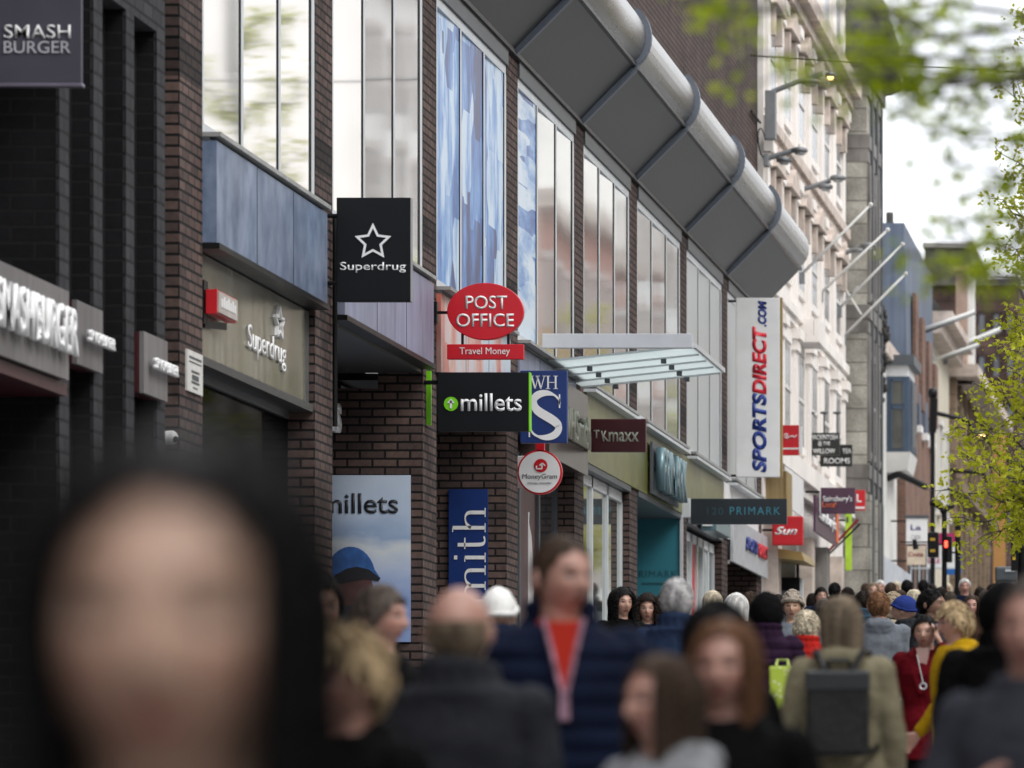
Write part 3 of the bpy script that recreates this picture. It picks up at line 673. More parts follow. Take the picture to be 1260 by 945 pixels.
# teal primark return
Y = YC[6] - PW - .03; s = F / Y
t = thing('wall_sign', 'plain teal panel with dark PRIMARK lettering inside the recessed shop entrance', 'sign', (-7.7, Y, gz(Y)))
BX('panel', mat('teal_panel', (.02, .16, .21), .5, 0, .08, 2), t, -8.3, -FX, Y, Y + .028, gz(Y) - .1, zz(618, Y))
BX('edge_trim', LG, t, -FX + .002, -FX + .04, Y - .03, Y + .03, gz(Y), Z(4.0))
ctext(t, 'PRIMARK', 806, 706, 54, 8, Y, mat('dim_teal_letter', (.01, .07, .09), .5), space=1.2)
BX('printed_line', MC['dim_teal_letter'], t, xx(790, Y), xx(834, Y), Y - .006, Y - .002, zz(719, Y), zz(717, Y))
# bay 8 fascia lettering, blue white door
t = thing('fascia_sign', 'white fascia with blue and red lettering beside the tall white banner sign', 'sign', (-7.36, 84, Z(4)))
BX('panel', mat('grey_white_panel', (.42, .43, .45), .5), t, -7.38, -7.34, YC[7] + .02, YC[8] + .2, Z(3.72), Z(4.35))
text('SPORTS', (-7.33, 83.4, Z(4.08)), 1.8, .2, BLU, t, 'street', .02, .05, .2); text('DIRECT', (-7.33, 85.3, Z(4.08)), 1.5, .2, RDL, t, 'street', .02, .05, .2)
Y = 85.3; s = F / Y
BD = BX('door', WHT, bb, xx(889, Y), xx(926, Y), Y, Y + .06, gz(Y), zz(705, Y))
for (a, c) in ((891, 896), (900, 910), (913.5, 922)): BX('door_pane', PB, BD, xx(a, Y), xx(c, Y), Y - .02, Y - .004, zz(760, Y), zz(709, Y))
# white sail shaped flag banner beside pillar four
Y = 60.0
t = thing('feather_flag', 'white feather flag with dark red marks standing behind the man in navy', 'flag', (xx(641, Y), Y, gz(Y)))
BX('base', BLK, t, xx(630, Y), xx(652, Y), Y - .2, Y + .2, gz(Y), gz(Y) + .05)
b = MB(); b.prism([(0, .4), (.05, .4), (.17, 1.0), (.2, 1.7), (.17, 2.2), (.13, 2.42), (.08, 2.4), (.05, 2.0)], (xx(634, Y), Y, gz(Y)), (1, 0, 0), (0, 0, 1), (0, 1, 0), .01); b.build('flag_cloth', WHT, t)
MB().cyl((xx(636, Y), Y + .02, gz(Y)), (xx(650, Y), Y + .02, gz(Y) + 2.45), .012, n=6).build('pole', ALU, t)
BX('printed_line', RED, t, xx(640, Y), xx(644, Y), Y - .006, Y - .002, zz(735, Y), zz(700, Y))
# down pipe / wires on pillar two
MB().cyl((-FX + .04, YC[1] - .12, Z(4.9)), (-FX + .04, YC[1] - .12, Z(3.2)), .02, n=8).build('drain_pipe', BLK, bb)

# tinted glass front of the first entrance recess
TG = bpy.data.materials.new('tinted_glass'); k_ = NT(TG); k_.b.inputs['Base Color'].default_value = (.01, .01, .01, 1); k_.b.inputs['Roughness'].default_value = .03; k_.b.inputs['Specular IOR Level'].default_value = .25
tp = k_.n('ShaderNodeBsdfTransparent'); tp.inputs['Color'].default_value = (.30, .30, .30, 1); ms_ = k_.n('ShaderNodeMixShader'); ms_.inputs[0].default_value = .85
k_.l(k_.b.outputs[0], ms_.inputs[1]); k_.l(tp.outputs[0], ms_.inputs[2]); k_.l(ms_.outputs[0], k_.t.nodes['Material Output'].inputs[0])
fr = MB().box(-7.66, -7.60, 41.0, 41.07, gz(41), Z(3.28)).box(-7.66, -7.60, 41.0, 44.9, Z(3.2), Z(3.28)).box(-7.66, -7.60, 41.0, 44.9, gz(41), gz(41) + .1).build('shop_window', ALUD, bb)
BX('pane', TG, fr, -7.64, -7.63, 41.07, YC[1] - PW - .02, gz(41) + .1, Z(3.2))
# ------------------------------------------------------------------ buildings further up the street
CREAM = mat('cream_stone', (.82, .775, .735), .8, 0, .10, 1.2, .2, 20, (1, 1, .4))
CREAMD = mat('weathered_cream_stone', (.52, .44, .385), .85, 0, .3, 3, .3, 20)
WREN = mat('white_render', (.66, .65, .62), .75, 0, .08, 2)
SHADE = mat('window_dark', (.05, .055, .06), .15, .3, .3, 3)
def ashlar(name, c1, c2, bw, rh, var=.5): return brick(name, c1, c2, tuple(c * .35 for c in c1), bw, rh, .012, None, var, .5)
GST = ashlar('grey_ashlar', (.46, .44, .385), (.33, .315, .28), .9, .42)
GSTD = streaky('sooty_stone', (.07, .065, .06), (.30, .28, .26), .9, 0, (1, 5, .3), 1.6)
BST = ashlar('brown_ashlar', (.33, .25, .175), (.24, .18, .13), .8, .35)
DST = ashlar('dark_sandstone', (.075, .050, .045), (.12, .075, .062), .7, .35)
RBR = brick('red_brick', (.27, .145, .105), (.20, .11, .085), (.22, .17, .14), var=.3)
SLATE = streaky('blue_slate', (.075, .10, .15), (.12, .15, .20), .6, .1, (6, 6, .3), 1.5)
ROOF = mat('dark_roof', (.07, .065, .06), .85, 0, .4, 3)
WB = mat('oriel_blue', (.055, .085, .13), .45, .1, .15, 3)

def reveal_window(parent, X, y0, y1, z0, z1, fm, gm, out=.10, mesh=None, name='window'):
    """window in a street-facing wall: moulded surround, sunk dark pane, sill"""
    m = MB(); w_ = .09
    m.box(-X, -X + out, y0 - w_, y0, z0, z1).box(-X, -X + out, y1, y1 + w_, z0, z1)
    m.box(-X, -X + out * 1.5, y0 - w_ * 2, y1 + w_ * 2, z1, z1 + .14).box(-X, -X + out * 1.8, y0 - w_ * 2, y1 + w_ * 2, z0 - .12, z0 - .001)
    f = m.build(name, fm, parent)
    BX('pane', gm, f, -X + .004, -X + .02, y0 + .002, y1 - .002, z0 + .002, z1 - .002)
    MB().box(-X + .022, -X + .04, y0 + .002, y1 - .002, (z0 + z1) / 2 - .03, (z0 + z1) / 2 + .03).build('glazing_bar', WREN, f)
    return f

# ornate cream building
y0, y1 = YC[8] + .35, 103.3
cb = thing('ornate_stone_building', 'ornate pale cream stone building with tall pilasters and carved hoods beyond the canopy', 'building', (-FX, 95, gz(95)))
BX('wall', CREAM, cb, -FX - 10, -FX - .0, y0, y1, gz(y0) - 1, Z(17.5))
for z, o_, h in ((5.55, .22, .30), (8.15, .12, .16), (10.6, .14, .18), (13.15, .34, .26), (17.2, .4, .4)):
    m = MB().box(-FX, -FX + o_, y0, y1 + .02, Z(z), Z(z + h)).box(-FX, -FX + o_ * .55, y0, y1 + .01, Z(z - h * .7), Z(z) - .002)
    c = m.build('cornice', CREAM if z not in (13.15, 10.6) else CREAMD, cb)
NB = 6; bw_ = (y1 - y0) / NB
for k in range(NB + 1):
    yy = min(max(y0 + k * bw_, y0 + .35), y1 - .4)
    for (za, zb_, o_) in ((5.9, 8.0, .06), (8.38, 10.4, .06), (10.9, 12.9, .06), (13.5, 17.2, .05)):
        MB().box(-FX, -FX + o_, yy - .28, yy + .28, Z(za), Z(zb_)).box(-FX, -FX + o_ + .04, yy - .33, yy + .33, Z(zb_ - .35), Z(zb_ - .18)).box(-FX, -FX + o_ + .09, yy - .38, yy + .38, Z(zb_ - .17), Z(zb_ - .01)).build('pilaster', CREAM, cb)
for k in range(NB):
    c = y0 + (k + .5) * bw_
    for (za, zb_) in ((6.2, 7.7), (8.75, 9.9), (11.2, 12.4), (13.8, 16.2)):
        f = reveal_window(cb, FX, c - .55, c + .55, Z(za), Z(zb_), CREAM, mat('grey_blind_glass', (.30, .31, .32), .2, .2, .3, 2), .025)
        if za in (8.75, 11.2):
            h = MB(); h.hexa([(-FX, c - .95, Z(zb_ + .16)), (-FX + .17, c - .95, Z(zb_ + .16)), (-FX + .17, c + .95, Z(zb_ + .16)), (-FX, c + .95, Z(zb_ + .16)),
                              (-FX, c - .1, Z(zb_ + .52)), (-FX + .17, c - .1, Z(zb_ + .52)), (-FX + .17, c + .1, Z(zb_ + .52)), (-FX, c + .1, Z(zb_ + .52))])
            h.box(-FX, -FX + .12, c - .75, c - .5, Z(zb_ - .3), Z(zb_ + .13)).box(-FX, -FX + .12, c + .5, c + .75, Z(zb_ - .3), Z(zb_ + .13))
            h.build('window_hood', CREAMD, f)
for k, (ya_, yb_, z_) in enumerate([(92.6, 94.0, 7.85)]):
    bal = MB().box(-FX, -FX + .38, ya_, yb_, Z(z_), Z(z_ + .1)).box(-FX + .3, -FX + .38, ya_, yb_, Z(z_ + .1), Z(z_ + .38)).box(-FX, -FX + .29, ya_, ya_ + .1, Z(z_ + .1), Z(z_ + .38)).build('balcony', CREAM, cb)
# ground storey shop fronts of it, each its own sign further down
for k in range(5):
    ya_ = y0 + k * (y1 - y0) / 5
    BX('shop_pier', GSTD if k % 2 else CREAMD, cb, -FX, -FX + .22, ya_, ya_ + .6, gz(ya_) - .2, Z(4.7))
    f = MB().box(-FX, -FX + .08, ya_ + .62, ya_ + 3.2, gz(ya_) - .2, gz(ya_) + .5).box(-FX, -FX + .08, ya_ + 1.8, ya_ + 1.95, gz(ya_) + .5, Z(4.2)).build('shop_window', WHT if k % 2 == 0 else ALUD, cb)
    BX('pane', GLD, f, -FX + .005, -FX + .03, ya_ + .62, ya_ + 3.2, gz(ya_) + .5, Z(4.2))
# tan timber pilaster at its near corner
t = thing('timber_pilaster', 'tan vertical timber cladding box behind the tall white banner sign', 'cladding', (-7.2, 88, gz(88)))
MB().box(-FX + .002, -7.12, 86.9, 87.9, gz(88) + 2.4, zz(585, 88)).build('boarding', mat('tan_boards', (.27, .20, .09), .6, 0, .25, 1.5, .3, 30, (14, 14, .5)), t)
BX('edge_trim', mat('tan_panel', (.3, .2, .07)), t, -7.119, -7.10, 86.88, 87.92, gz(88) + 2.4, zz(585, 88))
# grey stone building, projecting
y2, y3 = 103.5, 107.3
gb = thing('grey_stone_building', 'tall weathered grey stone block stepping forward past the cream building', 'building', (-7.0, 108, gz(108)))
BX('wall', GST, gb, -17, -7.0, y2, y3, gz(y2) - 1, Z(13.6))
for z, o_ in ((9.2, .06), (12.3, .05), (13.5, .10), (6.3, .05)):
    MB().box(-17, -7.0 + o_, y2 - o_ * .5, y3, Z(z), Z(z + .25)).box(-17, -7.0 + o_ * .5, y2 - o_ * .25, y3, Z(z - .25), Z(z) - .002).build('cornice', GSTD, gb)
for k in range(5):
    yy = y2 + .05 + k * (y3 - y2 - .45) / 4
    MB().box(-7.0, -6.93, yy, yy + .35, gz(y2) - .5, Z(6.0)).build('pilaster', GSTD if k % 2 else GST, gb)
    MB().box(-7.0, -6.94, yy, yy + .3, Z(6.6), Z(8.9)).build('pilaster', GSTD, gb)
    MB().box(-7.0, -6.94, yy, yy + .3, Z(9.5), Z(12.0)).build('pilaster', GSTD, gb)
    if k < 4:
        for za in (6.8, 9.7): reveal_window(gb, 7.0, yy + .5, yy + .8, Z(za), Z(za + 1.7), GSTD, SHADE, .03)
dome = MB().loft([(Z(13.8), -8.3, y2 + 3, 1.75, 2.2), (Z(14.6), -8.3, y2 + 3, 1.7, 2.1), (Z(15.6), -8.3, y2 + 3, 1.35, 1.7), (Z(16.4), -8.3, y2 + 3, .7, 1.0), (Z(16.8), -8.3, y2 + 3, .1, .1)], 24)
dome.build('dome', ROOF, gb, True)
for k in range(3): MB().cyl((-6.95, 104.2 + k * 1.3, gz(104)), (-6.95, 104.2 + k * 1.3, Z(13.4)), .035, n=8).build('drain_pipe', ALUD, gb)
orn = MB(); random.seed(3)
for k in range(26): orn.ball((-6.97 + random.uniform(-.08, .08), 107.0 + random.uniform(-.2, .2), Z(8.4) + k * .075 - 1.3 + .8), random.uniform(.06, .12), 1, 1, 1.2, 1.1)
orn.build('carved_ornament', mat('black_soot', (.03, .028, .026), .9), gb)
# light building with blue oriel
y4, y5 = 107.5, 119.0
ob = thing('oriel_building', 'narrow pale building with a slate blue oriel window hung over the shops', 'building', (-FX, 116, gz(116)))
BX('wall', WREN, ob, -17, -FX, y4, y5, gz(y4) - 1, Z(9.4)); BX('parapet', CREAMD, ob, -17, -FX + .15, y4, y5, Z(9.4) + .002, Z(9.7))
YO = 115.6; 
o1 = MB(); xa, xb_ = xx(1091, YO), xx(1119, YO)
o1.box(xa - .4, xb_, YO, YO + 2.4, zz(556, YO), zz(463, YO)).build('oriel_body', WB, ob)
MB().box(xa - .4, xb_ + .10, YO - .12, YO + 2.5, zz(449, YO), zz(437, YO)).build('oriel_cornice', ALUD, ob)
MB().box(xa - .4, xb_ - .03, YO + .02, YO + 2.4, zz(463, YO) + .002, zz(449, YO) - .002).build('oriel_fascia', WHT, ob)
for (va, vb) in ((467, 497), (501, 552)):
    f = MB(); u0, u1 = 1096, 1112
    f.box(xx(u0, YO), xx(u0 + 2, YO), YO - .05, YO - .002, zz(vb, YO), zz(va, YO)).box(xx(u1 - 1, YO), xx(u1 + 1, YO), YO - .05, YO - .002, zz(vb, YO), zz(va, YO)).box(xx(u0, YO), xx(u1, YO), YO - .05, YO - .003, zz(va + 2, YO), zz(va, YO))
    f = f.build('window', WB, ob); BX('pane', mat('oriel_glass', (.10, .10, .09), .15, .2, .3, 3), f, xx(u0 + 2.1, YO), xx(u1 - 1.1, YO), YO - .02, YO - .004, zz(vb, YO), zz(va + 2.1, YO))
f = MB().box(xb_ + .001, xb_ + .03, YO + .3, YO + 2.1, zz(552, YO), zz(467, YO)).build('window', WB, ob)
BX('pane', ALUD, f, xb_ + .031, xb_ + .04, YO + .5, YO + 1.9, zz(548, YO), zz(470, YO))
MB().hexa([(xa - .4, YO + .1, zz(585, YO)), (xb_ - .05, YO + .1, zz(578, YO)), (xb_ - .05, YO + 2.2, zz(578, YO)), (xa - .4, YO + 2.2, zz(585, YO)),
           (xa - .4, YO, zz(556, YO) - .002), (xb_ + .02, YO, zz(556, YO) - .002), (xb_ + .02, YO + 2.4, zz(556, YO) - .002), (xa - .4, YO + 2.4, zz(556, YO) - .002)]).build('oriel_base', WREN, ob)
MB().tube([(xa, YO + .2, zz(588, YO)), ((xa + xb_) / 2, YO + .1, zz(583, YO)), (xb_ + .1, YO, zz(592, YO)), (xb_ + .35, YO - .1, zz(600, YO))], .07, 8).build('bracket', BLK, ob)
MB().box(-FX, -FX + .3, y4 + .3, y5 - .3, Z(4.3), Z(5.2)).build('shop_fascia', mat('pale_blue_fascia', (.50, .53, .58), .5), ob)
for k in range(5): BX('shop_pier', GSTD, ob, -FX, -FX + .25, y4 + 2 + k * 2, y4 + 2.7 + k * 2, gz(y4) - .3, Z(4.3))
# red brick and slate gabled building
y6, y7 = 119.2, 129.5
rb = thing('red_brick_building', 'red brick building striped with blue slate under a steep blue slate gable', 'building', (-7.25, 124, gz(124)))
BX('wall', RBR, rb, -17, -7.25, y6, y7, gz(y6) - 1, Z(9.3))
MB().hexa([(-17, y6, Z(9.302)), (-7.22, y6, Z(9.302)), (-7.22, y7, Z(9.302)), (-17, y7, Z(9.302)), (-17, y6, Z(12.6)), (-7.28, y6, Z(12.6)), (-7.28, y7, Z(12.5)), (-17, y7, Z(12.5))]).build('roof', SLATE, rb)
for k in range(4):
    a = y6 + .9 + k * 2.5
    BX('slate_strip', SLATE, rb, -7.25, -7.16, a, a + .8, Z(8.6), Z(9.3)); BX('strip_foot', WHT, rb, -7.25, -7.12, a, a + .8, Z(8.45), Z(8.598))
    BX('brick_rib', RBR, rb, -7.215, -7.14, a + .9, a + 2.0, Z(9.0), Z(11.3 - .3 * k))
for k in range(3): MB().cyl((-7.6 - k * .5, y6 + .3, Z(12.6)), (-7.6 - k * .5, y6 + .3, Z(12.85 + .1 * (k % 2))), .08, n=8).build('chimney_pot', ROOF, rb)
for k in range(3):
    f = reveal_window(rb, 7.25, y6 + 1.0 + k * 3, y6 + 2.2 + k * 3, gz(y6) + .5, gz(y6) + 2.6, ALUD, GLD, .05)
# cream building
y8, y9 = 129.7, 139.5
kb = thing('cream_rendered_building', 'plain cream rendered facade with a stepped eaves cornice beside red brick', 'building', (-FX, 134, gz(134)))
BX('wall', mat('warm_cream', (.58, .54, .44), .8, 0, .08, 1.5), kb, -17, -FX, y8, y9, gz(y8) - 1, Z(11.2))
MB().box(-17, -FX + .35, y8, y9, Z(11.2), Z(11.5)).box(-17, -FX + .6, y8, y9, Z(11.5) + .002, Z(11.7)).build('cornice', CREAMD, kb)
MB().hexa([(-17, y8, Z(11.7)), (-FX + .4, y8, Z(11.7)), (-FX + .4, y9, Z(11.7)), (-17, y9, Z(11.7)), (-17, y8, Z(14)), (-FX - 1.5, y8, Z(14)), (-FX - 1.5, y9, Z(14)), (-17, y9, Z(14))]).build('roof', ROOF, kb)
for k in range(3):
    reveal_window(kb, FX, y8 + 1.3 + k * 3, y8 + 2.3 + k * 3, Z(7.4), Z(9.4), WREN, SHADE, .08); BX('shop_pier', GSTD, kb, -FX, -FX + .2, y8 + k * 3.2, y8 + k * 3.2 + .4, gz(y8), Z(3.8))
# brown stone building
y10, y11 = 139.7, 160.0
hb = thing('brown_stone_building', 'long brown sandstone facade with sloping string courses past the cream wall', 'building', (-FX, 150, gz(150)))
BX('wall', BST, hb, -17, -FX, y10, y11, gz(y10) - 1, Z(11.0))
for z, o_ in ((11.0, .7), (8.2, .3), (5.4, .35), (3.4, .3)):
    MB().box(-17 if z > 10 else -FX, -FX + o_, y10, y11, Z(z), Z(z + .3)).build('cornice', CREAMD if z > 10 else BST, hb)
for k in range(8):
    a = y10 + .3 + k * 2.5
    BX('pilaster', BST, hb, -FX, -FX + .15, a, a + .5, gz(y10) - .5, Z(11))
    for za in (5.9, 8.7):
        reveal_window(hb, FX, a + 1.0, a + 1.9, Z(za), Z(za + 1.7), BST, SHADE, .08)
ch = thing('chimney_stack', 'tall pinkish chimney stack rising behind the cream eaves in the distance', 'chimney', (-8.4, 141, Z(11)))
BX('stack', mat('pink_stone', (.34, .24, .19), .85, 0, .25, 2), ch, xx(1176, 141), xx(1190, 141), 141, 142.2, Z(11.0), zz(334, 141)); BX('stack_cap', mat('ochre_cap', (.34, .25, .11), .8), ch, xx(1174, 141), xx(1191.5, 141), 140.9, 142.3, zz(334, 141) + .002, zz(327, 141))
BX('flashing', WREN, ch, xx(1190.2, 141), xx(1197, 141), 141.1, 142.3, Z(11.0), zz(338, 141))
# block closing the view
eb = thing('dark_sandstone_building', 'dark sandstone block with parapet closing the street behind the small leafed tree', 'building', (-8, 172, gz(172)))
Y = 172.0
BX('wall', DST, eb, xx(1130, Y), xx(1253, Y), Y, Y + 14, gz(Y) - 2, zz(352, Y)); BX('parapet', ROOF, eb, xx(1128, Y), xx(1255, Y), Y - .3, Y + 14, zz(352, Y) + .002, zz(343, Y))
BX('attic_storey', ROOF, eb, xx(1138, Y), xx(1196, Y), Y - .2, Y + 10, zz(343, Y) + .004, zz(306, Y))
BX('ridge', mat('lead_ridge', (.2, .19, .175), .7), eb, xx(1136, Y), xx(1198, Y), Y - .4, Y + 10, zz(306, Y) + .002, zz(300, Y))
random.seed(5)
for vrow in (388, 440, 495, 575, 625):
    for u in (1208, 1226, 1243):
        f = MB().box(xx(u - 4.5, Y), xx(u + 4.5, Y), Y - .12, Y - .002, zz(vrow + 26, Y), zz(vrow + 23, Y)).box(xx(u - 4.5, Y), xx(u + 4.5, Y), Y - .2, Y - .002, zz(vrow - 2, Y), zz(vrow - 5, Y)).box(xx(u - 4.5, Y), xx(u - 3.3, Y), Y - .1, Y - .003, zz(vrow + 23, Y), zz(vrow - 2, Y)).box(xx(u + 3.3, Y), xx(u + 4.5, Y), Y - .1, Y - .003, zz(vrow + 23, Y), zz(vrow - 2, Y)).build('window', DST, eb)
        BX('pane', mat('grey_pane', (.13, .14, .16), .2, .2, .3, 2), f, xx(u - 3.2, Y), xx(u + 3.2, Y), Y - .03, Y - .004, zz(vrow + 22.8, Y), zz(vrow - 1.8, Y))  # panes have a plain grey base colour
t = thing('orange_hoarding', 'plain orange tan hoarding panel under the small leafed tree branches', 'hoarding', (-7.6, 160, gz(160)))
Y = 161.0; BX('panel', mat('orange_board', (.52, .27, .09), .7, 0, .1, 1), t, xx(1222, Y), xx(1237, Y), Y, Y + .2, gz(Y) + .2, zz(535, Y)); BX('edge_trim', ROOF, t, xx(1220, Y), xx(1221.9, Y), Y - .02, Y + .2, gz(Y), zz(533, Y))
# opposite side of the street (out of frame, mirrored in the windows)
def far_row(label, X, y0, y1, zt, wm, storeys, bay, c, tree=False):
    b = thing('terrace_building', label, 'building', (X, (y0 + y1) / 2, gz(y0)))
    BX('wall', wm, b, X, X + 8, y0, y1, gz(y0) - 1, Z(zt)); BX('cornice', CREAMD, b, X - .5, X + 8, y0, y1, Z(zt) + .002, Z(zt) + .5)
    src = None; n = int((y1 - y0) / bay)
    for k in range(n):
        for j in range(storeys):
            if src is None:
                src = MB().box(-.14, -.002, -.65, -.5, 0, 1.9).box(-.14, -.002, .5, .65, 0, 1.9).box(-.22, -.002, -.8, .8, 1.9, 2.1).mesh('w'); src.materials.append(c)
                pn = MB().box(-.04, -.004, -.498, .498, 0, 1.898).mesh('p'); pn.materials.append(SHADE)
            o = link('window', src, None, b); p = link('pane', pn, None, o)
            o.location = (0, y0 + (k + .5) * bay - (y0 + y1) / 2, Z(2.6 + j * (zt - 3) / storeys) - gz(y0))
    return b
PNK = mat('pink_sandstone', (.42, .22, .17), .85, 0, .15, 1.5)
far_row('pale stone terrace on the far side of the street, nearest the camera', 8.6, 22, 46, 9, GST, 3, 3.2, CREAM)
far_row('unseen grey stone terrace added behind the photographer at right to cut skylight', 8.6, -55, 22, 12, GST, 3, 5, CREAM)  # out-of-view row added to darken camera-facing walls and the near crowd
bt = thing('terrace_building', 'unseen brown terrace added behind the photographer at left to cut skylight', 'building', (-8, 0, 0))  # added out of view to block light from behind the camera
BX('wall', DST, bt, -16, -FX - .4, -55, 29.5, -4, Z(12)); BX('cornice', CREAMD, bt, -16, -FX - .1, -55, 29.5, Z(12) + .002, Z(12.5))
bt = thing('terrace_building', 'unseen stone block added behind the photographer to close off skylight', 'building', (0, -60, -3))  # added out of view, shuts off sky at the lower street end
BX('wall', BST, bt, -30, 30, -66, -58, -5, Z(13)); BX('cornice', CREAMD, bt, -30, 30, -66, -57.6, Z(13) + .002, Z(13.5))
far_row('brown sandstone terrace on the far side of the street', 8.4, 46, 78, 12, BST, 4, 3.0, CREAM)
far_row('cream stone terrace on the far side of the street', 8.6, 78, 104, 17, CREAM, 5, 3.4, CREAMD)
far_row('white rendered terrace on the far side of the street', 8.5, 104, 128, 12, WREN, 4, 3.0, GSTD)
far_row('tall cream terrace on the far side of the street', 8.6, 128, 156, 20, CREAM, 6, 3.6, CREAMD)
far_row('pink sandstone terrace on the far side of the street', 8.4, 156, 178, 17, PNK, 5, 3.0, WREN)
far_row('white terrace at the top of the far side of the street', 8.6, 178, 215, 24, WREN, 7, 3.4, CREAMD)
far_row('brown terrace at the top of the far side of the street', 8.4, 215, 300, 21, BST, 6, 4.2, CREAM)

# ------------------------------------------------------------------ wall lamps, flag poles
LMP = mat('lamp_glow', (1.0, .62, .22), .4, 0, 0, 1, emit=6)
LAMPG = mat('lamp_grey', (.22, .23, .24), .5, .3, .1); LENS = mat('lamp_lens', (.5, .52, .54), .3)
def wall_lamp(label, ub, v0, v1, arm, heads, Y, lit=()):
    t = thing('wall_lamp', label, 'street lamp', (-FX + .1, Y, zz(v1, Y)), group='double wall lamps along the cream front')
    BX('back_box', LAMPG, t, xx(ub[0], Y), xx(ub[1], Y), Y - .12, Y + .12, zz(v1, Y), zz(v0, Y), .01)
    MB().tube([(xx(a, Y), Y, zz(b, Y)) for a, b in arm], .04, 8).build('arm', LAMPG, t)
    for k, (u, v, wd) in enumerate(heads):
        h = MB(); hw = wd / 2 * Y / F
        h.loft([(zz(v, Y) + .045, xx(u, Y), Y, hw * .6, .10), (zz(v, Y) + .02, xx(u, Y), Y, hw, .15), (zz(v, Y) - .03, xx(u, Y), Y, hw * .95, .14)], 14)
        ho = h.build('lamp_head', LAMPG, t, True)
        MB().loft([(zz(v, Y) - .032, xx(u, Y), Y, hw * .7, .11), (zz(v, Y) - .07, xx(u, Y), Y, hw * .45, .07)], 12).build('lens', LMP if k in lit else LENS, ho, True)
wall_lamp('lit double wall lamp on a grey box at the brick wall end', (942, 955), 112, 172, [(950, 113), (985, 99), (1012, 91)], [(998, 101, 26), (1022, 93, 14)], 86.0, (1,))
wall_lamp('small double wall lamp low on the cream front above the curved gutter', (940, 946), 190, 205, [(944, 195), (960, 190), (976, 185)], [(984, 185, 20), (965, 197, 20)], 86.05)
wall_lamp('double wall lamp on a tall bracket in the middle of the cream front', (980, 987), 232, 275, [(984, 234), (1005, 228), (1022, 222)], [(1031, 219, 20), (1016, 230, 18)], 93.0)
wall_lamp('double wall lamp at the far end of the cream front behind the flag poles', (1025, 1031), 315, 349, [(1029, 316), (1048, 308), (1056, 305)], [(1068, 302, 20), (1057, 309, 18)], 101.7)
PG = 'white flag poles leaning out from the facades'
POLE = mat('flag_pole_white', (.62, .62, .60), .4, 0, .05)
for lab, a, c, Y in (('topmost white flag pole leaning out nearest the curved gutter end', (984, 340), (1071, 251), 93.3),
                     ('second white flag pole crossing the wall lamp on the cream front', (1007, 363), (1092, 282), 97.5),
                     ('third white flag pole leaning out across the grey stone block', (1030, 382), (1110, 300), 101.8),
                     ('lowest white flag pole with an X shaped stay at the grey stone corner', (1036, 416), (1114, 336), 103.0)):
    t = thing('flag_pole', lab, 'flag pole', (xx(a[0], Y), Y, zz(a[1], Y)), group=PG)
    A, B = (xx(a[0], Y), Y, zz(a[1], Y)), (xx(c[0], Y), Y + .1, zz(c[1], Y))
    MB().cyl(A, B, .027, .021, 10).ball(B, .04, 2).build('pole', POLE, t, True)
    MB().box(-FX + .0, A[0] + .08, Y - .08, Y + .08, A[2] - .12, A[2] + .06).build('socket', LAMPG, t)
t = MB(); Y = 102.9; t.cyl((xx(1038, Y), Y, zz(352, Y)), (xx(1060, Y), Y, zz(387, Y)), .02, n=6).cyl((xx(1056, Y), Y, zz(352, Y)), (xx(1036, Y), Y, zz(380, Y)), .012, n=6)
tag(t.build('cable_stay', POLE), 'thin crossed cable stays behind the lowest white flag pole', 'cable')
for lab, a, c, Y, r in (('upper pale distant pole pair leaning over the cream facade', (1118, 412), (1200, 383), 125, .05), ('middle pale distant pole leaning right past the cornice', (1140, 446), (1205, 423), 131, .04), ('lower pale distant pole pointing at the dark sandstone block', (1163, 433), (1232, 404), 137, .06)):
    t = thing('flag_pole', lab, 'flag pole', (xx(a[0], Y), Y, zz(a[1], Y)), group='pale poles over the distant facades')
    MB().cyl((xx(a[0], Y), Y, zz(a[1], Y)), (xx(c[0], Y), Y, zz(c[1], Y)), r, r * .8, 8).build('pole', POLE, t, True)
    MB().cyl((xx(a[0] + 20, Y), Y, zz(a[1] - 3, Y)), (xx(c[0], Y), Y, zz(c[1] + 3, Y)), r * .5, r * .4, 8).build('stay', LAMPG, t, True)
    MB().box(-FX - .1, xx(a[0], Y) + .06, Y - .1, Y + .1, zz(a[1], Y) - .3, zz(a[1], Y) + .15).build('socket', LAMPG, t)
# ------------------------------------------------------------------ shop signs further up
Y = 86.6
t = cam_sign('hanging_sign', 'red square sign with white swirly script beside the white banner', 962, 523, 983, 560, Y, RED, .1, brackets=(540,))
nib([smooth([(.1, .5), (.2, .8), (.35, .7), (.25, .3), (.1, .35), (.3, .1), (.5, .5), (.6, .3), (.7, .6), (.8, .2), (1, .6)], 2)], (xx(972, Y), Y - .003, zz(536, Y)), 17 * Y / F, 10 * Y / F, LW, t, .08, .08, box=(0, 1, 0, 1))
BX('stripe', LW, t, xx(962, Y), xx(983, Y), Y - .006, Y - .001, zz(553, Y), zz(551, Y)); BX('side_panel', WHT, t, xx(983.2, Y), xx(987, Y), Y, Y + .09, zz(558, Y), zz(525, Y))
BS = mat('black_sign', (.012, .014, .012), .4)
Y = 95.5
t = cam_sign('hanging_sign', 'upper black hanging sign with four short rows of white capitals', 995, 532.5, 1033, 560, Y, BS, .08, brackets=(546,))
for b_, v, w_ in (('MACKINTOSH', 538, 33), ('@ THE', 546, 15), ('WILLOW', 555, 27)): ctext(t, b_, 1014, v, w_, 6, Y, LW, bold=.01)
for u in (998, 1014, 1030): MB().cyl((xx(u, Y), Y, zz(533, Y)), (xx(u, Y), Y, zz(508, Y)), .015, n=6).ball((xx(u, Y), Y, zz(508, Y)), .05, 1, 1.6, 1, .6).build('spotlight', ALUD, t)
Y = 97
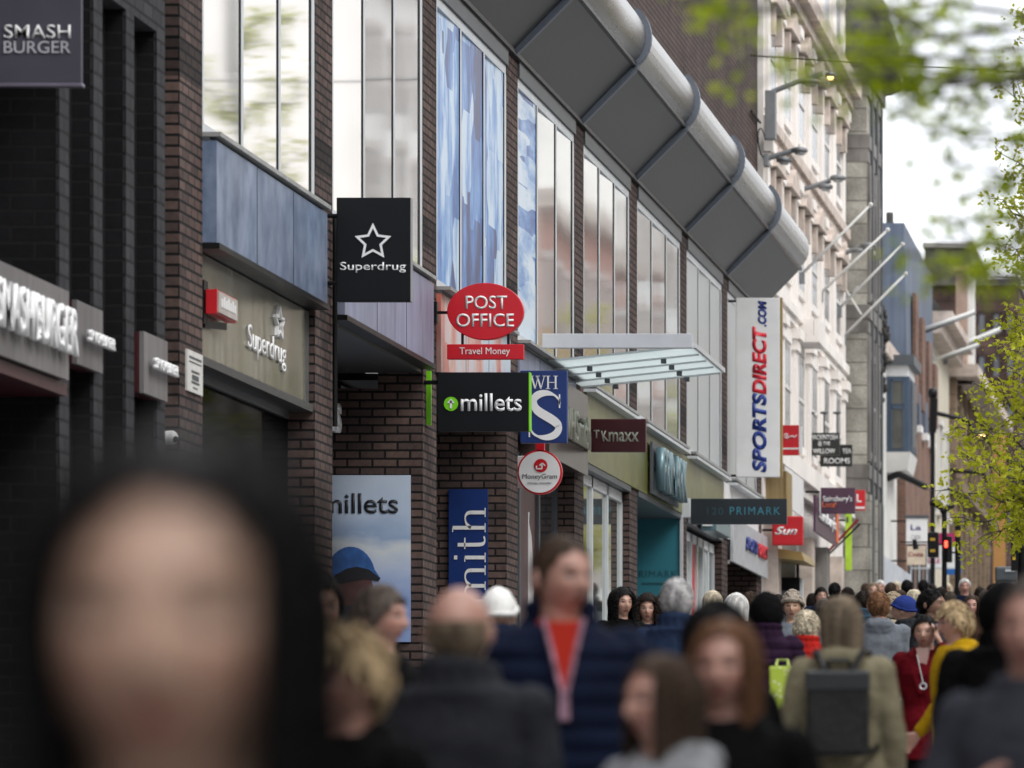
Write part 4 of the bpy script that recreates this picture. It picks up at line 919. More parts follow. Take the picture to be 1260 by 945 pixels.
t = cam_sign('hanging_sign', 'lower black hanging sign reading TEA ROOMS below and right of another', 1009, 547, 1048.5, 574, Y, BS, .08, brackets=(569,))
ctext(t, 'TEA', 1042, 555, 11, 6, Y, LW, bold=.01); ctext(t, 'ROOMS', 1030, 567, 32, 7, Y, LW, bold=.01)
Y = 93
SAIN = mat('aubergine', (.075, .030, .060), .4, 0, .1); ORG = mat('orange_letter', (.75, .14, .03), .4)
t = cam_sign('hanging_sign', 'aubergine hanging sign with white and orange Sainsburys Local lettering', 1010, 600, 1052, 632, Y, SAIN, .12, brackets=(605,))
ctext(t, "Sainsbury's", 1030.5, 614.5, 36, 9, Y, LW, bold=.01); ctext(t, 'Local', 1020, 621, 17, 6.5, Y, ORG, bold=.01)
BX('edge_trim', LW, t, xx(1008.5, Y), xx(1009.9, Y), Y, Y + .12, zz(632, Y), zz(600, Y))
t = thing('fascia_sign', 'long aubergine and white fascia running behind the aubergine hanging sign', 'sign', (-7.2, 91, Z(4.6)))
BX('panel', SAIN, t, -FX + .3, -7.08, 92.4, 97.6, Z(4.75), Z(5.35)); BX('panel', WHT, t, -FX + .24, -7.16, 87.4, 90.95, Z(4.9), Z(5.5))
text("Sainsbury's", (-7.07, 94.8, Z(5.05)), 3.6, .26, LW, t, 'street', .02, .02)
BX('orange_bar', ORG, t, -7.079, -7.065, 96.9, 97.4, Z(4.8), Z(5.3))
Y = 99
t = cam_sign('hanging_sign', 'small bright red sign peeping out right of the aubergine one', 1052, 603, 1064.5, 628, Y, RED, .1, brackets=()); ctext(t, 'L', 1057, 613, 6, 10, Y, LW, bold=.02); BX('stripe', LW, t, xx(1052, Y), xx(1064, Y), Y - .006, Y - .001, zz(626, Y), zz(623.5, Y))
MB().cyl((-FX, Y, zz(608, Y)), (xx(1053, Y), Y, zz(608, Y)), .03, n=6).build('bracket', BLK, t)
Y = 86.2
t = cam_sign('hanging_sign', 'square red sign with white slanted Sun lettering under the slate sign', 950, 635, 988, 671, Y, RED, .12, .02, brackets=(652,))
ctext(t, 'Sun', 967, 653, 28, 10, Y, LW, bold=.03, shear=.35)
MB().hexa([(xx(944, Y + 1), Y + .3, zz(683, Y)), (xx(988, Y), Y + .3, zz(689, Y)), (xx(988, Y), Y + 2.5, zz(689, Y)), (xx(944, Y), Y + 2.5, zz(683, Y)), (xx(944, Y), Y + .3, zz(672, Y)), (xx(984, Y), Y + .3, zz(678, Y)), (xx(984, Y), Y + 2.5, zz(678, Y)), (xx(944, Y), Y + 2.5, zz(672, Y))]).build('awning', mat('tan_panel', (.3, .2, .07)), t)
Y = 88.5
t = thing('kiosk_front', 'dark shop front with a lit white panel below the red Sun sign', 'shop front', (xx(965, Y), Y, gz(Y)))
BX('panel', mat('kiosk_white', (.55, .54, .48), .5), t, xx(954, Y), xx(978, Y), Y, Y + .1, zz(735, Y), zz(684, Y)); BX('counter_fascia', INKB, t, xx(944, Y), xx(985, Y), Y - .15, Y + .1, zz(727, Y), zz(711, Y))
BX('base_panel', PGR, t, xx(944, Y), xx(983, Y), Y - .1, Y + .05, gz(Y), zz(727.4, Y)); BX('frame_post', ALU, t, xx(984, Y), xx(988, Y), Y - .1, Y + .1, gz(Y), zz(712, Y)); BX('frame_post', INKB, t, xx(946, Y), xx(950, Y), Y - .02, Y + .1, gz(Y), zz(684, Y))
BX('frame_post', INKB, t, xx(980, Y), xx(983, Y), Y - .02, Y + .1, zz(711, Y), zz(684, Y))
Y = 100.6
t = cam_sign('banner_sign', 'narrow vertical lime green banner against the grey stone wall', 1040, 625, 1048, 702, Y, mat('banner_lime', (.42, .66, .04), .5), .05, brackets=(640,))
BX('printed_line', ALUD, t, xx(1041.5, Y), xx(1044, Y), Y - .006, Y - .002, zz(643, Y), zz(636, Y))
Y = 98.0
t = thing('awning_arm', 'dark red folding awning arm with a cloth pennant leaning over the pavement', 'awning arm', (-7.2, Y, Z(3.9)))
MB().cyl((xx(1015, Y), Y, zz(683, Y)), (xx(1056, Y), Y, zz(639, Y)), .025, n=6).build('arm', mat('dark_red_paint', (.25, .01, .02), .5), t); MB().cyl((xx(1018, Y), Y, zz(684, Y)), (xx(1058, Y), Y, zz(645, Y)), .018, n=6).build('arm', BLK, t)
MB().prism([(0, 0), (6 * Y / F, 0), (12 * Y / F, -26 * Y / F), (9 * Y / F, -27 * Y / F), (0, -14 * Y / F)], (xx(1015, Y), Y, zz(635, Y)), (1, 0, 0), (0, 0, 1), (0, 1, 0), .03).build('pennant', MC['dark_red_paint'], t)
# projecting signs in front of the red brick
Y = 117.0
t = cam_sign('hanging_sign', 'white hanging sign with small purple emblem in front of red brick', 1115, 638, 1141, 669, Y, WHT, .1, brackets=(641,))
PUR = mat('purple_print', (.07, .04, .22)); ctext(t, 'La', 1127, 649, 13, 7, Y, PUR, bold=.02); ctext(t, 'CASA', 1127, 661, 12, 6, Y, mat('grey_print', (.3, .3, .33)))
BX('top_rail', ALUD, t, xx(1112, Y), xx(1143, Y), Y - .02, Y + .1, zz(637.5, Y), zz(634, Y))
Y = 116.4
t = cam_sign('hanging_sign', 'cream hanging sign with dark red lettering below the purple emblem sign', 1116, 672, 1138.5, 695, Y, mat('cream_sign', (.60, .50, .38)), .1, brackets=(690,))
ctext(t, 'Costa', 1127, 682, 19, 5.5, Y, mat('dark_red_letter', (.25, .01, .03)), bold=.02)
Y = 121
t = cam_sign('banner_sign', 'wide white banner with magenta band behind the traffic signals', 1140, 656, 1177, 698, Y, WHT, .08, brackets=())
MAG = mat('magenta_print', (.45, .01, .12)); BX('magenta_band', MAG, t, xx(1140, Y), xx(1177, Y), Y - .008, Y - .001, zz(669, Y), zz(656, Y)); ctext(t, 'SALE', 1149, 690, 15, 6, Y, MAG, bold=.02)
BX('bottom_rail', ALU, t, xx(1122, Y), xx(1178, Y), Y - .05, Y + .12, zz(700, Y), zz(698.1, Y)); MB().box(-7.25, xx(1123, Y), Y, Y + .05, zz(700, Y), zz(698, Y)).build('bracket', BLK, t)
Y = 104
t = thing('street_sign', 'bright blue rectangular sign fixed between the two dark signal posts', 'sign', (xx(1174, Y), Y, zz(707, Y)))
BX('panel', mat('sign_blue', (.01, .12, .42), .4), t, xx(1164, Y), xx(1181, Y), Y, Y + .04, zz(707, Y), zz(700, Y)); BX('side_panel', MC['sign_blue'], t, xx(1179.5, Y), xx(1183, Y), Y - .05, Y - .01, zz(706, Y), zz(683, Y))
# lamp post, traffic signals
Y = 110
t = thing('lamp_post', 'tall slender black lamp post with rounded top against the cream facade', 'lamp post', (xx(1148, Y), Y, gz(Y)))
MB().cyl((xx(1147.5, Y), Y, gz(Y)), (xx(1147.5, Y), Y, zz(520, Y)), .05, .045, 10).cyl((xx(1147.5, Y), Y, zz(532, Y)), (xx(1149, Y), Y, zz(490, Y)), .075, .085, 10).build('post', BLK, t)
MB().ball((xx(1147.5, Y), Y, zz(484, Y)), .10, 2, 1, 1, 1.2).build('lamp_head', BLK, t, True)
Y = 95.0
AMB = mat('amber_paint', (.55, .36, .02), .5)
t = thing('traffic_signal', 'left traffic signal with amber marked black head and curved double lamp arms', 'traffic light', (xx(1162, Y), Y, gz(Y)), group='traffic signals on the street')
MB().cyl((xx(1162, Y), Y, gz(Y)), (xx(1162, Y), Y, zz(628, Y)), .045, n=10).build('post', BLK, t)
MB().tube([(xx(1144, Y), Y, zz(619, Y)), (xx(1152, Y), Y, zz(619, Y)), (xx(1159, Y), Y, zz(624, Y)), (xx(1162, Y), Y, zz(632, Y))], [.05, .075, .06, .05], 8).tube([(xx(1162, Y), Y, zz(628, Y)), (xx(1168, Y), Y, zz(623, Y)), (xx(1174, Y), Y, zz(622, Y))], [.04, .06, .03], 8).build('lamp_arm', BLK, t, True)
s1 = BX('signal_head', BLK, t, xx(1141.5, Y), xx(1155, Y), Y - .1, Y + .15, zz(686, Y), zz(655, Y), .02)
for v in (664, 678): BX('amber_mark', AMB, s1, xx(1145, Y), xx(1151, Y), Y - .115, Y - .101, zz(v + 1.6, Y), zz(v - 1.6, Y))
MB().bar((xx(1155, Y), Y, zz(670, Y)), (xx(1162, Y), Y, zz(670, Y)), .03, .03).bar((xx(1108, Y), Y, zz(667, Y)), (xx(1142, Y), Y, zz(667, Y)), .02, .02).build('bracket', BLK, t)
MB().cyl((xx(1127, Y), Y, zz(676, Y)), (xx(1125, Y), Y, zz(664, Y)), .05, .035, 10).build('side_lamp', BLK, t)
t = thing('traffic_signal', 'right traffic signal post with a small lit red lamp and yellow band', 'traffic light', (xx(1178, Y), Y, gz(Y)), group='traffic signals on the street')
MB().cyl((xx(1178.5, Y), Y, gz(Y)), (xx(1178.5, Y), Y, zz(637, Y)), .05, n=10).build('post', BLK, t)
MB().cyl((xx(1178.5, Y), Y, zz(660, Y)), (xx(1178.5, Y), Y, zz(653, Y)), .053, n=10).build('band', AMB, t)
s1 = BX('signal_head', BLK, t, xx(1164.5, Y), xx(1171.5, Y), Y - .1, Y + .12, zz(692, Y), zz(660, Y), .02)
MB().bar((xx(1171, Y), Y, zz(680, Y)), (xx(1178, Y), Y, zz(680, Y)), .03, .03).build('bracket', BLK, t)
BX('red_lamp', mat('red_lamp', (1, .04, .02), .4, emit=4), s1, xx(1162.8, Y), xx(1166.2, Y), Y - .13, Y - .102, zz(674, Y), zz(666, Y), .01)
Y = 75
t = thing('traffic_signal', 'dark traffic signal at the far right with four amber marks', 'traffic light', (xx(1254, Y), Y, gz(Y)), group='traffic signals on the street')
MB().box(xx(1244, Y), xx(1253, Y), Y, Y + .2, zz(702, Y), zz(640, Y)).build('signal_head', BLK, t); MB().cyl((xx(1257, Y), Y + .1, gz(Y)), (xx(1257, Y), Y + .1, zz(636, Y)), .06, n=10).build('post', BLK, t)
for v in (660, 673, 687): BX('amber_mark', AMB, t, xx(1246, Y), xx(1249.5, Y), Y - .015, Y - .002, zz(v + 2, Y), zz(v - 2, Y))
Y = 78
t = thing('shelter_roof_box', 'dark grey bus shelter head box behind the man at the right edge', 'shelter', (xx(1237, Y), Y, gz(Y)))
BX('roof_box', ALUD, t, xx(1224, Y), xx(1252, Y), Y, Y + 1.5, zz(716, Y), zz(697, Y), .03); BX('pale_strip', LENS, t, xx(1237, Y), xx(1249, Y), Y - .015, Y - .002, zz(703.5, Y), zz(700.5, Y))
for u in (1226, 1250): BX('leg', ALUD, t, xx(u - 1, Y), xx(u + 1, Y), Y + .1, Y + .2, gz(Y), zz(716, Y))
def street_lamp(label, u, v, Y, post_u, armv):
    t = thing('street_lamp', label, 'street lamp', (xx(post_u, Y), Y, zz(v, Y)), group='lit amber street lamps')
    p = MB().tube([(-FX, Y + .0, zz(armv - 6, Y)), (xx(u - 14, Y), Y, zz(v - 18, Y)), (xx(u - 7, Y), Y, zz(v - 3, Y)), (xx(u, Y), Y, zz(v - 3, Y))], .05, 8).build('arm', BLK, t)
    h = MB().ball((xx(u, Y), Y, zz(v - 3, Y)), .1, 2, 1.6, 1, .5).build('lamp_head', LAMPG, t, True)
    MB().ball((xx(u + 1.5, Y), Y, zz(v + .8, Y)), .065, 2, 1.3, 1, .55).build('lens', LMP, h, True)
street_lamp('lit amber street lamp hanging from a long dark arm over the brown facade', 1206, 536, 128, 1160, 510)
street_lamp('lit amber street lamp lower down among the small leafed branches', 1224, 600, 140, 1180, 585)

# ------------------------------------------------------------------ trees
LEAF = None
def leafmat(name, c1, c2):
    m = bpy.data.materials.new(name); k = NT(m)
    oi = k.n('ShaderNodeNewGeometry'); c = k.ramp(oi.outputs['Random Per Island'], [(0, c1), (1, c2)])
    k.l(c, k.b.inputs['Base Color']); k.b.inputs['Roughness'].default_value = .5
    tr = k.n('ShaderNodeBsdfTranslucent'); k.l(c, tr.inputs['Color']); ms = k.n('ShaderNodeMixShader'); ms.inputs[0].default_value = .58
    out = k.t.nodes['Material Output']; k.l(k.b.outputs[0], ms.inputs[1]); k.l(tr.outputs[0], ms.inputs[2]); k.l(ms.outputs[0], out.inputs[0]); return m
LEAF1 = leafmat('spring_leaf', (.42, .47, .015), (.72, .70, .06)); LEAF2 = leafmat('near_leaf', (.28, .40, .004), (.56, .64, .012))
BARK = mat('bark', (.10, .09, .085), .9, 0, .3, 8, .5, 40)
def leaf(b, p, L, rnd):
    d = Vector((rnd.uniform(-1, 1), rnd.uniform(-1, 1), rnd.uniform(-.9, .5))).normalized(); u = d.cross(Vector((rnd.uniform(-1, 1), rnd.uniform(-1, 1), rnd.uniform(-1, 1)))).normalized()
    n = d.cross(u) * L * .12
    a = [p, p + d * L * .35 + u * L * .32 - n, p + d * L + n * .5, p + d * L * .35 - u * L * .32 - n]
    v = [b.verts.new(q) for q in a]; b.faces.new((v[0], v[1], v[2])); b.faces.new((v[0], v[2], v[3]))
def make_tree(label, base, limbs, leafL, lm, nsub, nleaf, spread, trunk_r, top, group=None, seed=1, twl=.8, lr=.42, tmin=.25):
    rnd = random.Random(seed); t = thing('street_tree', label, 'tree', base, group=group)
    B = Vector(base); tr = MB(); pts = [B + Vector((0, 0, -.2))]; H = top - base[2]
    for k in range(1, 7): pts.append(B + Vector((rnd.uniform(-.05, .05) * k, rnd.uniform(-.05, .05) * k, H * k / 6)))
    tr.tube(pts, [trunk_r * (1 - .13 * k) for k in range(7)], 10); tr.build('trunk', BARK, t, True)
    lf = MB(); bn = MB()
    for L in limbs:
        L = [Vector(q) for q in L]; n = len(L)
        r = [max(.005, trunk_r * lr * (1 - k / (n - .6)) ** 1.1) for k in range(n)]
        bn.tube(L, r, 7)
        for s in range(nsub):
            tpar = rnd.uniform(tmin, 1.0) * (n - 1); i = min(int(tpar), n - 2); p = L[i].lerp(L[i + 1], tpar - i)
            dv = Vector((rnd.gauss(0, 1), rnd.gauss(0, 1), rnd.gauss(.0, .6))).normalized(); ln = rnd.uniform(.3, 1) * twl
            q = p; tw = [p]
            for j in range(4):
                dv = (dv + Vector((rnd.gauss(0, .3), rnd.gauss(0, .3), rnd.gauss(-.05, .25)))).normalized(); q = q + dv * ln / 4; tw.append(q)
            bn.tube(tw, [.007 * twl / .5, .005 * twl / .5, .004, .003, .002], 4)
            for c in range(nleaf):
                j = rnd.randint(1, 4); pp = tw[j] + Vector((rnd.gauss(0, spread), rnd.gauss(0, spread), rnd.gauss(0, spread)))
                for _ in range(2): leaf(lf.b, pp + Vector((rnd.gauss(0, .03), rnd.gauss(0, .03), rnd.gauss(0, .03))), leafL * rnd.uniform(.6, 1.2), rnd)
    bn.build('branches', BARK, t, True)
    for f in lf.b.faces: pass
    me = bpy.data.meshes.new('crown'); off = OFF[t.name]; bmesh.ops.translate(lf.b, verts=lf.b.verts[:], vec=-off); lf.b.to_mesh(me); lf.b.free(); link('crown', me, lm, t)
    return t
def limb(p, q, rnd, n=7, sag=.15):
    p, q = Vector(p), Vector(q); out = []
    for k in range(n + 1):
        f = k / n; c = p.lerp(q, f); c.z += math.sin(f * math.pi) * sag + (rnd.uniform(-.06, .06) if 0 < k < n else 0); c.x += rnd.uniform(-.06, .06) if 0 < k < n else 0; out.append(c)
    return out
rnd = random.Random(11)
# tree at the right edge, further back, in small young leaf
Y = 66.0; base = (xx(1318, Y), Y, gz(Y)); lim = []
for (u, v, dy) in [(1165, 600, 0), (1175, 640, .6), (1185, 560, -.5), (1170, 520, .4), (1200, 610, -.4), (1215, 660, .2), (1195, 470, 0), (1215, 520, .5), (1225, 580, -.6), (1235, 630, 0), (1240, 480, .3), (1225, 440, -.3), (1240, 400, .2), (1250, 560, .5), (1255, 610, -.5), (1262, 520, 0), (1228, 380, .4), (1238, 300, 0), (1215, 240, .3), (1230, 190, -.2), (1245, 110, .3), (1250, 20, 0), (1258, 330, -.4), (1260, 240, .2),
                   (1250, 440, -1), (1265, 650, 1), (1270, 400, 1), (1275, 300, 1), (1280, 560, -1), (1330, 200, 0), (1400, 350, 1), (1420, 500, -1), (1380, 100, 0), (1430, 250, 1), (1400, 600, 0)]:
    q = Vector((xx(u, Y), Y + dy, zz(v, Y))); zb_ = max(gz(Y) + 2.3, q.z - abs(q.x - base[0]) * .5 - .3)
    lim.append(limb((base[0], Y, min(zb_, gz(Y) + 11)), q, rnd, 7, .1))
make_tree('street tree in small bright young leaf at the right edge behind the crowd', base, lim, .078, LEAF1, 16, 8, .06, .13, gz(Y) + 11.5, seed=4, twl=.5, lr=.26)
# near tree whose blurred branches hang in from the upper right
Y = 14.5; base = (1.3, 15.2, gz(15)); lim = []; s = F / Y
for (u, v, dy) in [(862, 44, -.6), (885, 46, -.4), (935, 80, -.2), (955, 88, .1), (985, 95, .2), (1020, 98, 0), (1045, 90, -.1), (1060, 45, .2), (1040, 30, .1), (1000, 50, .2), (1030, 5, .2), (1080, 20, 0), (1070, 70, .1), (1085, 100, .15), (1130, 65, .1), (1120, 140, .3),
                   (1200, 78, .3), (1150, 95, .2), (1255, 190, .3), (1155, 185, .2), (1250, 20, 0), (1130, 240, .6), (1170, 165, .2), (1110, 318, -.2), (1135, 325, .2), (1215, 300, .1), (1250, 285, 0), (1190, 312, .3), (1225, 355, -.3), (1150, 290, .1), (1165, 215, .5), (1235, 130, .2), (1400, 200, .4), (1500, 50, 0), (1600, 300, .8), (1450, -150, 0), (1750, 100, 0), (1800, -100, .5)]:
    q = Vector((xx(u, Y), Y + dy, zz(v, Y))); lim.append(limb((base[0], base[1], min(q.z + .1, gz(Y) + 3.9) - .35), q, rnd, 8, .08))
T2 = make_tree('near street tree whose out of focus branches hang into the upper right corner', base, lim, .042, LEAF2, 5, 4, .022, .10, gz(Y) + 4.6, seed=9, twl=.15, lr=.12, tmin=.88)

def copy_tree(o, loc, label):
    c = o.copy(); COL.objects.link(c); c.location = loc; c['label'] = label; c['group'] = 'street trees beyond the frame'
    for ch in o.children:
        d = ch.copy(); COL.objects.link(d); d.parent = c
T1 = [o for o in COL.objects if o.name == 'street_tree'][0]
for q in (112, 135, 160, 190): copy_tree(T1, (4.2, q, gz(q)), 'street tree in young leaf on the far pavement %s' % {112: 'nearest the dark signal', 135: 'second up the hill', 160: 'third up the hill', 190: 'at the top of the hill'}[q])

sw_ = MB(); P_ = [(-7.4 + 16 * k / 12, 84.0, Z(11.35) - .35 * math.sin(math.pi * k / 12)) for k in range(13)]; sw_.tube(P_, .011, 5)
tag(sw_.build('span_wire', BLK), 'thin dark span wire crossing the sky above the wall lamps', 'cable')
# ------------------------------------------------------------------ people
def skin(name, c, turn=0):
    m = bpy.data.materials.new(name); k = NT(m); sp = k.n('ShaderNodeSeparateXYZ'); k.l(k.objc(), sp.inputs[0])
    x, y, z = sp.outputs; ct, st = math.cos(R(turn)), math.sin(R(turn))
    if turn: x, y = k.math('ADD', k.math('MULTIPLY', x, ct), k.math('MULTIPLY', y, st)), k.math('SUBTRACT', k.math('MULTIPLY', y, ct), k.math('MULTIPLY', x, st))
    ax = k.math('ABSOLUTE', x); front = k.math('LESS_THAN', y, -.045)
    def ell(cx, cz, rx, rz, a=ax, soft=.35):
        dx = k.math('DIVIDE', k.math('SUBTRACT', a, cx), rx); dz = k.math('DIVIDE', k.math('SUBTRACT', z, cz), rz)
        d = k.math('ADD', k.math('MULTIPLY', dx, dx), k.math('MULTIPLY', dz, dz))
        return k.math('MULTIPLY', k.math('MULTIPLY_ADD', k.math('SUBTRACT', 1.0, d), 1 / soft, 0, clamp=True), front)
    HZ = 1.585
    col = k.ramp(k.noise(14, 3, k.objc()), [(.3, [q * .88 for q in c]), (.7, [min(1, q * 1.1) for q in c])])
    col = k.mix(k.math('MULTIPLY', ell(.045, HZ - .035, .03, .028, soft=1), .35), col, (c[0] * 1.05, c[1] * .68, c[2] * .65))
    col = k.mix(ell(0, HZ - .062, .025, .0105), col, (c[0] * .72, c[1] * .34, c[2] * .34))
    col = k.mix(ell(0, HZ - .062, .022, .0018), col, (.05, .02, .02))
    col = k.mix(k.math('MULTIPLY', ell(.034, HZ + .029, .020, .0048), .85), col, (c[0] * .22, c[1] * .18, c[2] * .15))
    col = k.mix(ell(.032, HZ + .006, .0150, .0070), col, (.035, .02, .015)); col = k.mix(ell(.032, HZ + .005, .0120, .0044), col, (.38, .35, .33)); col = k.mix(ell(.032, HZ + .006, .0055, .0050), col, (.02, .013, .01))
    col = k.mix(ell(.010, HZ - .043, .0045, .003), col, (c[0] * .3, c[1] * .2, c[2] * .18))
    k.l(col, k.b.inputs['Base Color']); k.b.inputs['Roughness'].default_value = .45
    k.b.inputs['Subsurface Weight'].default_value = .12; k.b.inputs['Subsurface Radius'].default_value = (.02, .008, .004); k.b.inputs['Subsurface Scale'].default_value = .3
    return m
SKIN = {'turned': skin('pink_skin_turned', (.46, .25, .195), 34), 'warm': skin('warm_skin', (.57, .365, .27)), 'fair': skin('fair_skin', (.46, .27, .20)), 'pink': skin('pink_skin', (.46, .25, .195)), 'tan': skin('tan_skin', (.46, .28, .19)), 'brown': skin('brown_skin', (.24, .13, .085))}
def cloth(name, c, var=.25, bump=.35, scale=5, rough=.85): return mat('cloth_' + name, c, rough, 0, var, scale, bump, 90, None, 0, True, .06)

def remesh(b, vox, smooth=2, wr=0.0, wsc=9, quilt=0):
    me = b.mesh('r'); o = bpy.data.objects.new('r', me); COL.objects.link(o)
    m = o.modifiers.new('r', 'REMESH'); m.mode = 'VOXEL'; m.voxel_size = vox; m.use_smooth_shade = True
    s = o.modifiers.new('s', 'SMOOTH'); s.factor = .5; s.iterations = smooth
    bpy.context.view_layer.update()
    out = bpy.data.meshes.new_from_object(o.evaluated_get(bpy.context.evaluated_depsgraph_get()))
    bpy.data.objects.remove(o); bpy.data.meshes.remove(me)
    if wr or quilt:
        nr = [v.normal.copy() for v in out.vertices]; cs = [v.co.copy() for v in out.vertices]; fl = []
        for p, nn in zip(cs, nr):
            d = noise.noise(Vector((p.x * wsc, p.y * wsc, p.z * wsc * .8))) * wr + noise.noise(p * wsc * 2.7) * wr * .4
            if quilt: d += (abs(math.sin(p.z * math.pi / quilt)) ** .5 - .7) * .014
            fl.extend(p + nn * d)
        out.vertices.foreach_set('co', fl)
    out.polygons.foreach_set('use_smooth', [True] * len(out.polygons)); out.materials.clear(); return out
HZ = 1.585
def head_r(d):
    """skull and face surface for a unit direction (face looks towards -y)"""
    x, y, z = d; p = Vector((x * .076, y * .098, z * .117))
    if y > 0: p.y *= 1.0
    t = max(0, -p.z / .117)
    p.x *= 1 - .34 * t ** 1.6; 
    if y > 0: p.y *= 1 - .45 * t ** 1.3
    else: p.y *= 1 - .10 * t ** 2
    if z > 0: p.x *= 1 + .03 * math.sin(z * 3.1)
    if y < -.2:
        g = lambda cx, cz, sx, sz: math.exp(-((abs(p.x) - cx) / sx) ** 2 - ((p.z - cz) / sz) ** 2)
        f = g(0, -.028, .013, .017) * .022 + g(0, -.005, .009, .022) * .011 + g(.02, .027, .022, .010) * .006 - g(.032, .004, .016, .011) * .009 + g(.045, -.025, .02, .02) * .004 \
            + g(0, -.057, .020, .006) * .006 + g(0, -.068, .018, .006) * .006 - g(0, -.0625, .02, .0018) * .003 + g(0, -.098, .02, .014) * .010 - g(0, -.083, .02, .006) * .003
        p.y -= f
    return p
def head_mesh(b, turn=0, tilt=0):
    n, m = 56, 44; rows = []
    for j in range(1, m):
        th = math.pi * j / m; rows.append([b.b.verts.new(head_r((math.sin(th) * math.sin(2 * math.pi * i / n), -math.sin(th) * math.cos(2 * math.pi * i / n), math.cos(th)))) for i in range(n)])
    top = b.b.verts.new(head_r((0, 0, 1))); bot = b.b.verts.new(head_r((0, 0, -1)))
    for a, c in zip(rows, rows[1:]):
        for i in range(n): b.b.faces.new((a[i], a[(i + 1) % n], c[(i + 1) % n], c[i]))
    for i in range(n): b.b.faces.new((top, rows[0][(i + 1) % n], rows[0][i])); b.b.faces.new((bot, rows[-1][i], rows[-1][(i + 1) % n]))
    vs = [v for r in rows for v in r] + [top, bot]
    bmesh.ops.rotate(b.b, verts=vs, cent=(0, 0, 0), matrix=Matrix.Rotation(R(turn), 3, 'Z'))
    bmesh.ops.translate(b.b, verts=vs, vec=(0, 0, HZ)); ct, st = math.cos(R(turn)), math.sin(R(turn))
    for sx in (-1, 1): b.ball((sx * .078 * ct - .012 * st, .012 * ct + sx * .078 * st, HZ - .005), .03, 2, .42, .6, 1.05)
POSES = {   # wrist, elbow for left(-x) and right(+x) arm
    'stand': (((-.235, -.05, .87), (-.225, .02, 1.12)), ((.235, -.05, .87), (.225, .02, 1.12))),
    'walk': (((-.235, -.17, .92), (-.225, .0, 1.12)), ((.235, .10, .89), (.225, .09, 1.12))),
    'phone': (((-.23, -.10, .90), (-.24, .02, 1.12)), ((.125, -.09, 1.49), (.25, -.10, 1.19))),
    'chest': (((-.10, -.24, 1.20), (-.27, -.06, 1.10)), ((.235, -.05, .87), (.225, .02, 1.12))),
    'pocket': (((-.20, -.12, .95), (-.27, .05, 1.13)), ((.20, -.12, .95), (.27, .05, 1.13))),
}
def arm(b, side, sho, elb, wri, rs, hand=True):
    sho, elb, wri = Vector(sho), Vector(elb), Vector(wri)
    b.ball(sho, rs[0], 2).cyl(sho, elb, rs[0], rs[1], 14).ball(elb, rs[1], 2).cyl(elb, wri, rs[1], rs[2], 14).ball(wri, rs[2], 2)
    if hand:
        d = (wri - elb).normalized(); fwd = Vector((0, -1, 0)) if abs(d.y) < .8 else Vector((0, 0, 1))
        lat = (fwd - d * fwd.dot(d)).normalized(); nrm = d.cross(lat) * side
        pc = wri + d * .05
        for q in range(4):
            a = wri + d * .015 + lat * (-.018 + .012 * q); c2 = wri + d * .09 + lat * (-.028 + .0187 * q)
            b.cyl(a, c2, .015, .012, 8).ball(c2, .012, 1)
            ln = (.058, .068, .064, .05)[3 - q]; k1 = c2 + (d * .85 - nrm * side * .35 * -1 * side).normalized() * ln * .55; k2 = k1 + (d * .55 + (k1 - c2).normalized() * .2 - nrm * .0).normalized() * ln * .5 + Vector((-side * .018, 0, 0))
            b.cyl(c2, k1, .0098, .009, 8).ball(k1, .009, 1).cyl(k1, k2, .009, .0078, 8).ball(k2, .0078, 1)
        t0 = wri + d * .03 + lat * .02; t1 = t0 + (d * .6 + lat * .8).normalized() * .04; t2 = t1 + (d * .95 + lat * .3).normalized() * .032
        b.cyl(t0, t1, .014, .011, 8).ball(t1, .011, 1).cyl(t1, t2, .011, .009, 8).ball(t2, .009, 1)
TORSO = {'m': [(.86, .155, .105), (.95, .165, .11), (1.05, .150, .10), (1.18, .165, .115), (1.30, .180, .115), (1.385, .178, .10), (1.43, .130, .085), (1.455, .075, .066), (1.47, .058, .058)],
         'f': [(.86, .165, .115), (.95, .165, .11), (1.05, .130, .09), (1.18, .145, .10), (1.28, .155, .125), (1.385, .156, .095), (1.425, .112, .08), (1.45, .066, .06), (1.47, .052, .052)]}
LEG = {'stand': ((-.09, 0), (.09, 0)), 'walk': ((-.09, -.22), (.09, .24))}
def legs(b, pose, f, foot=True):
    for i, (lx, ly) in enumerate(LEG['walk' if pose == 'walk' else 'stand']):
        hip = Vector((lx, 0, .90)); knee = Vector((lx * 1.05, ly * .35 - .02, .48)); ank = Vector((lx * 1.1, ly, .085))
        b.cyl(hip, knee, .085 * f, .055 * f, 16).ball(knee, .056 * f, 2).cyl(knee, ank, .055 * f, .036 * f, 14).ball(hip, .09 * f, 2).ball(ank, .04 * f, 2)
        if foot: b.cyl(ank + Vector((0, .03, -.045)), ank + Vector((0, -.14, -.055)), .038, .028, 10).ball(ank + Vector((0, -.14, -.055)), .03, 2, 1.2, 1, .8).ball(ank + Vector((0, .03, -.045)), .038, 2)
CACHE = {}
def body_mesh(sex, pose, turn=0):
    k = ('body', sex, pose, turn)
    if k not in CACHE:
        b = MB(); head_mesh(b, turn)
        b.loft([(z, 0, .0 + (.01 if z > 1.4 else 0), rx, ry) for z, rx, ry in TORSO[sex]], 24)
        b.cyl((0, .012, 1.43), (0, .004, 1.53), .056 if sex == 'f' else .063, .052 if sex == 'f' else .058, 16)
        P = POSES[pose]; sw = .165 if sex == 'f' else .185
        arm(b, -1, (-sw, .005, 1.385), P[0][1], P[0][0], (.052, .036, .024)); arm(b, 1, (sw, .005, 1.385), P[1][1], P[1][0], (.052, .036, .024))
        legs(b, pose, .92); CACHE[k] = remesh(b, .0058, 1)
    return CACHE[k]
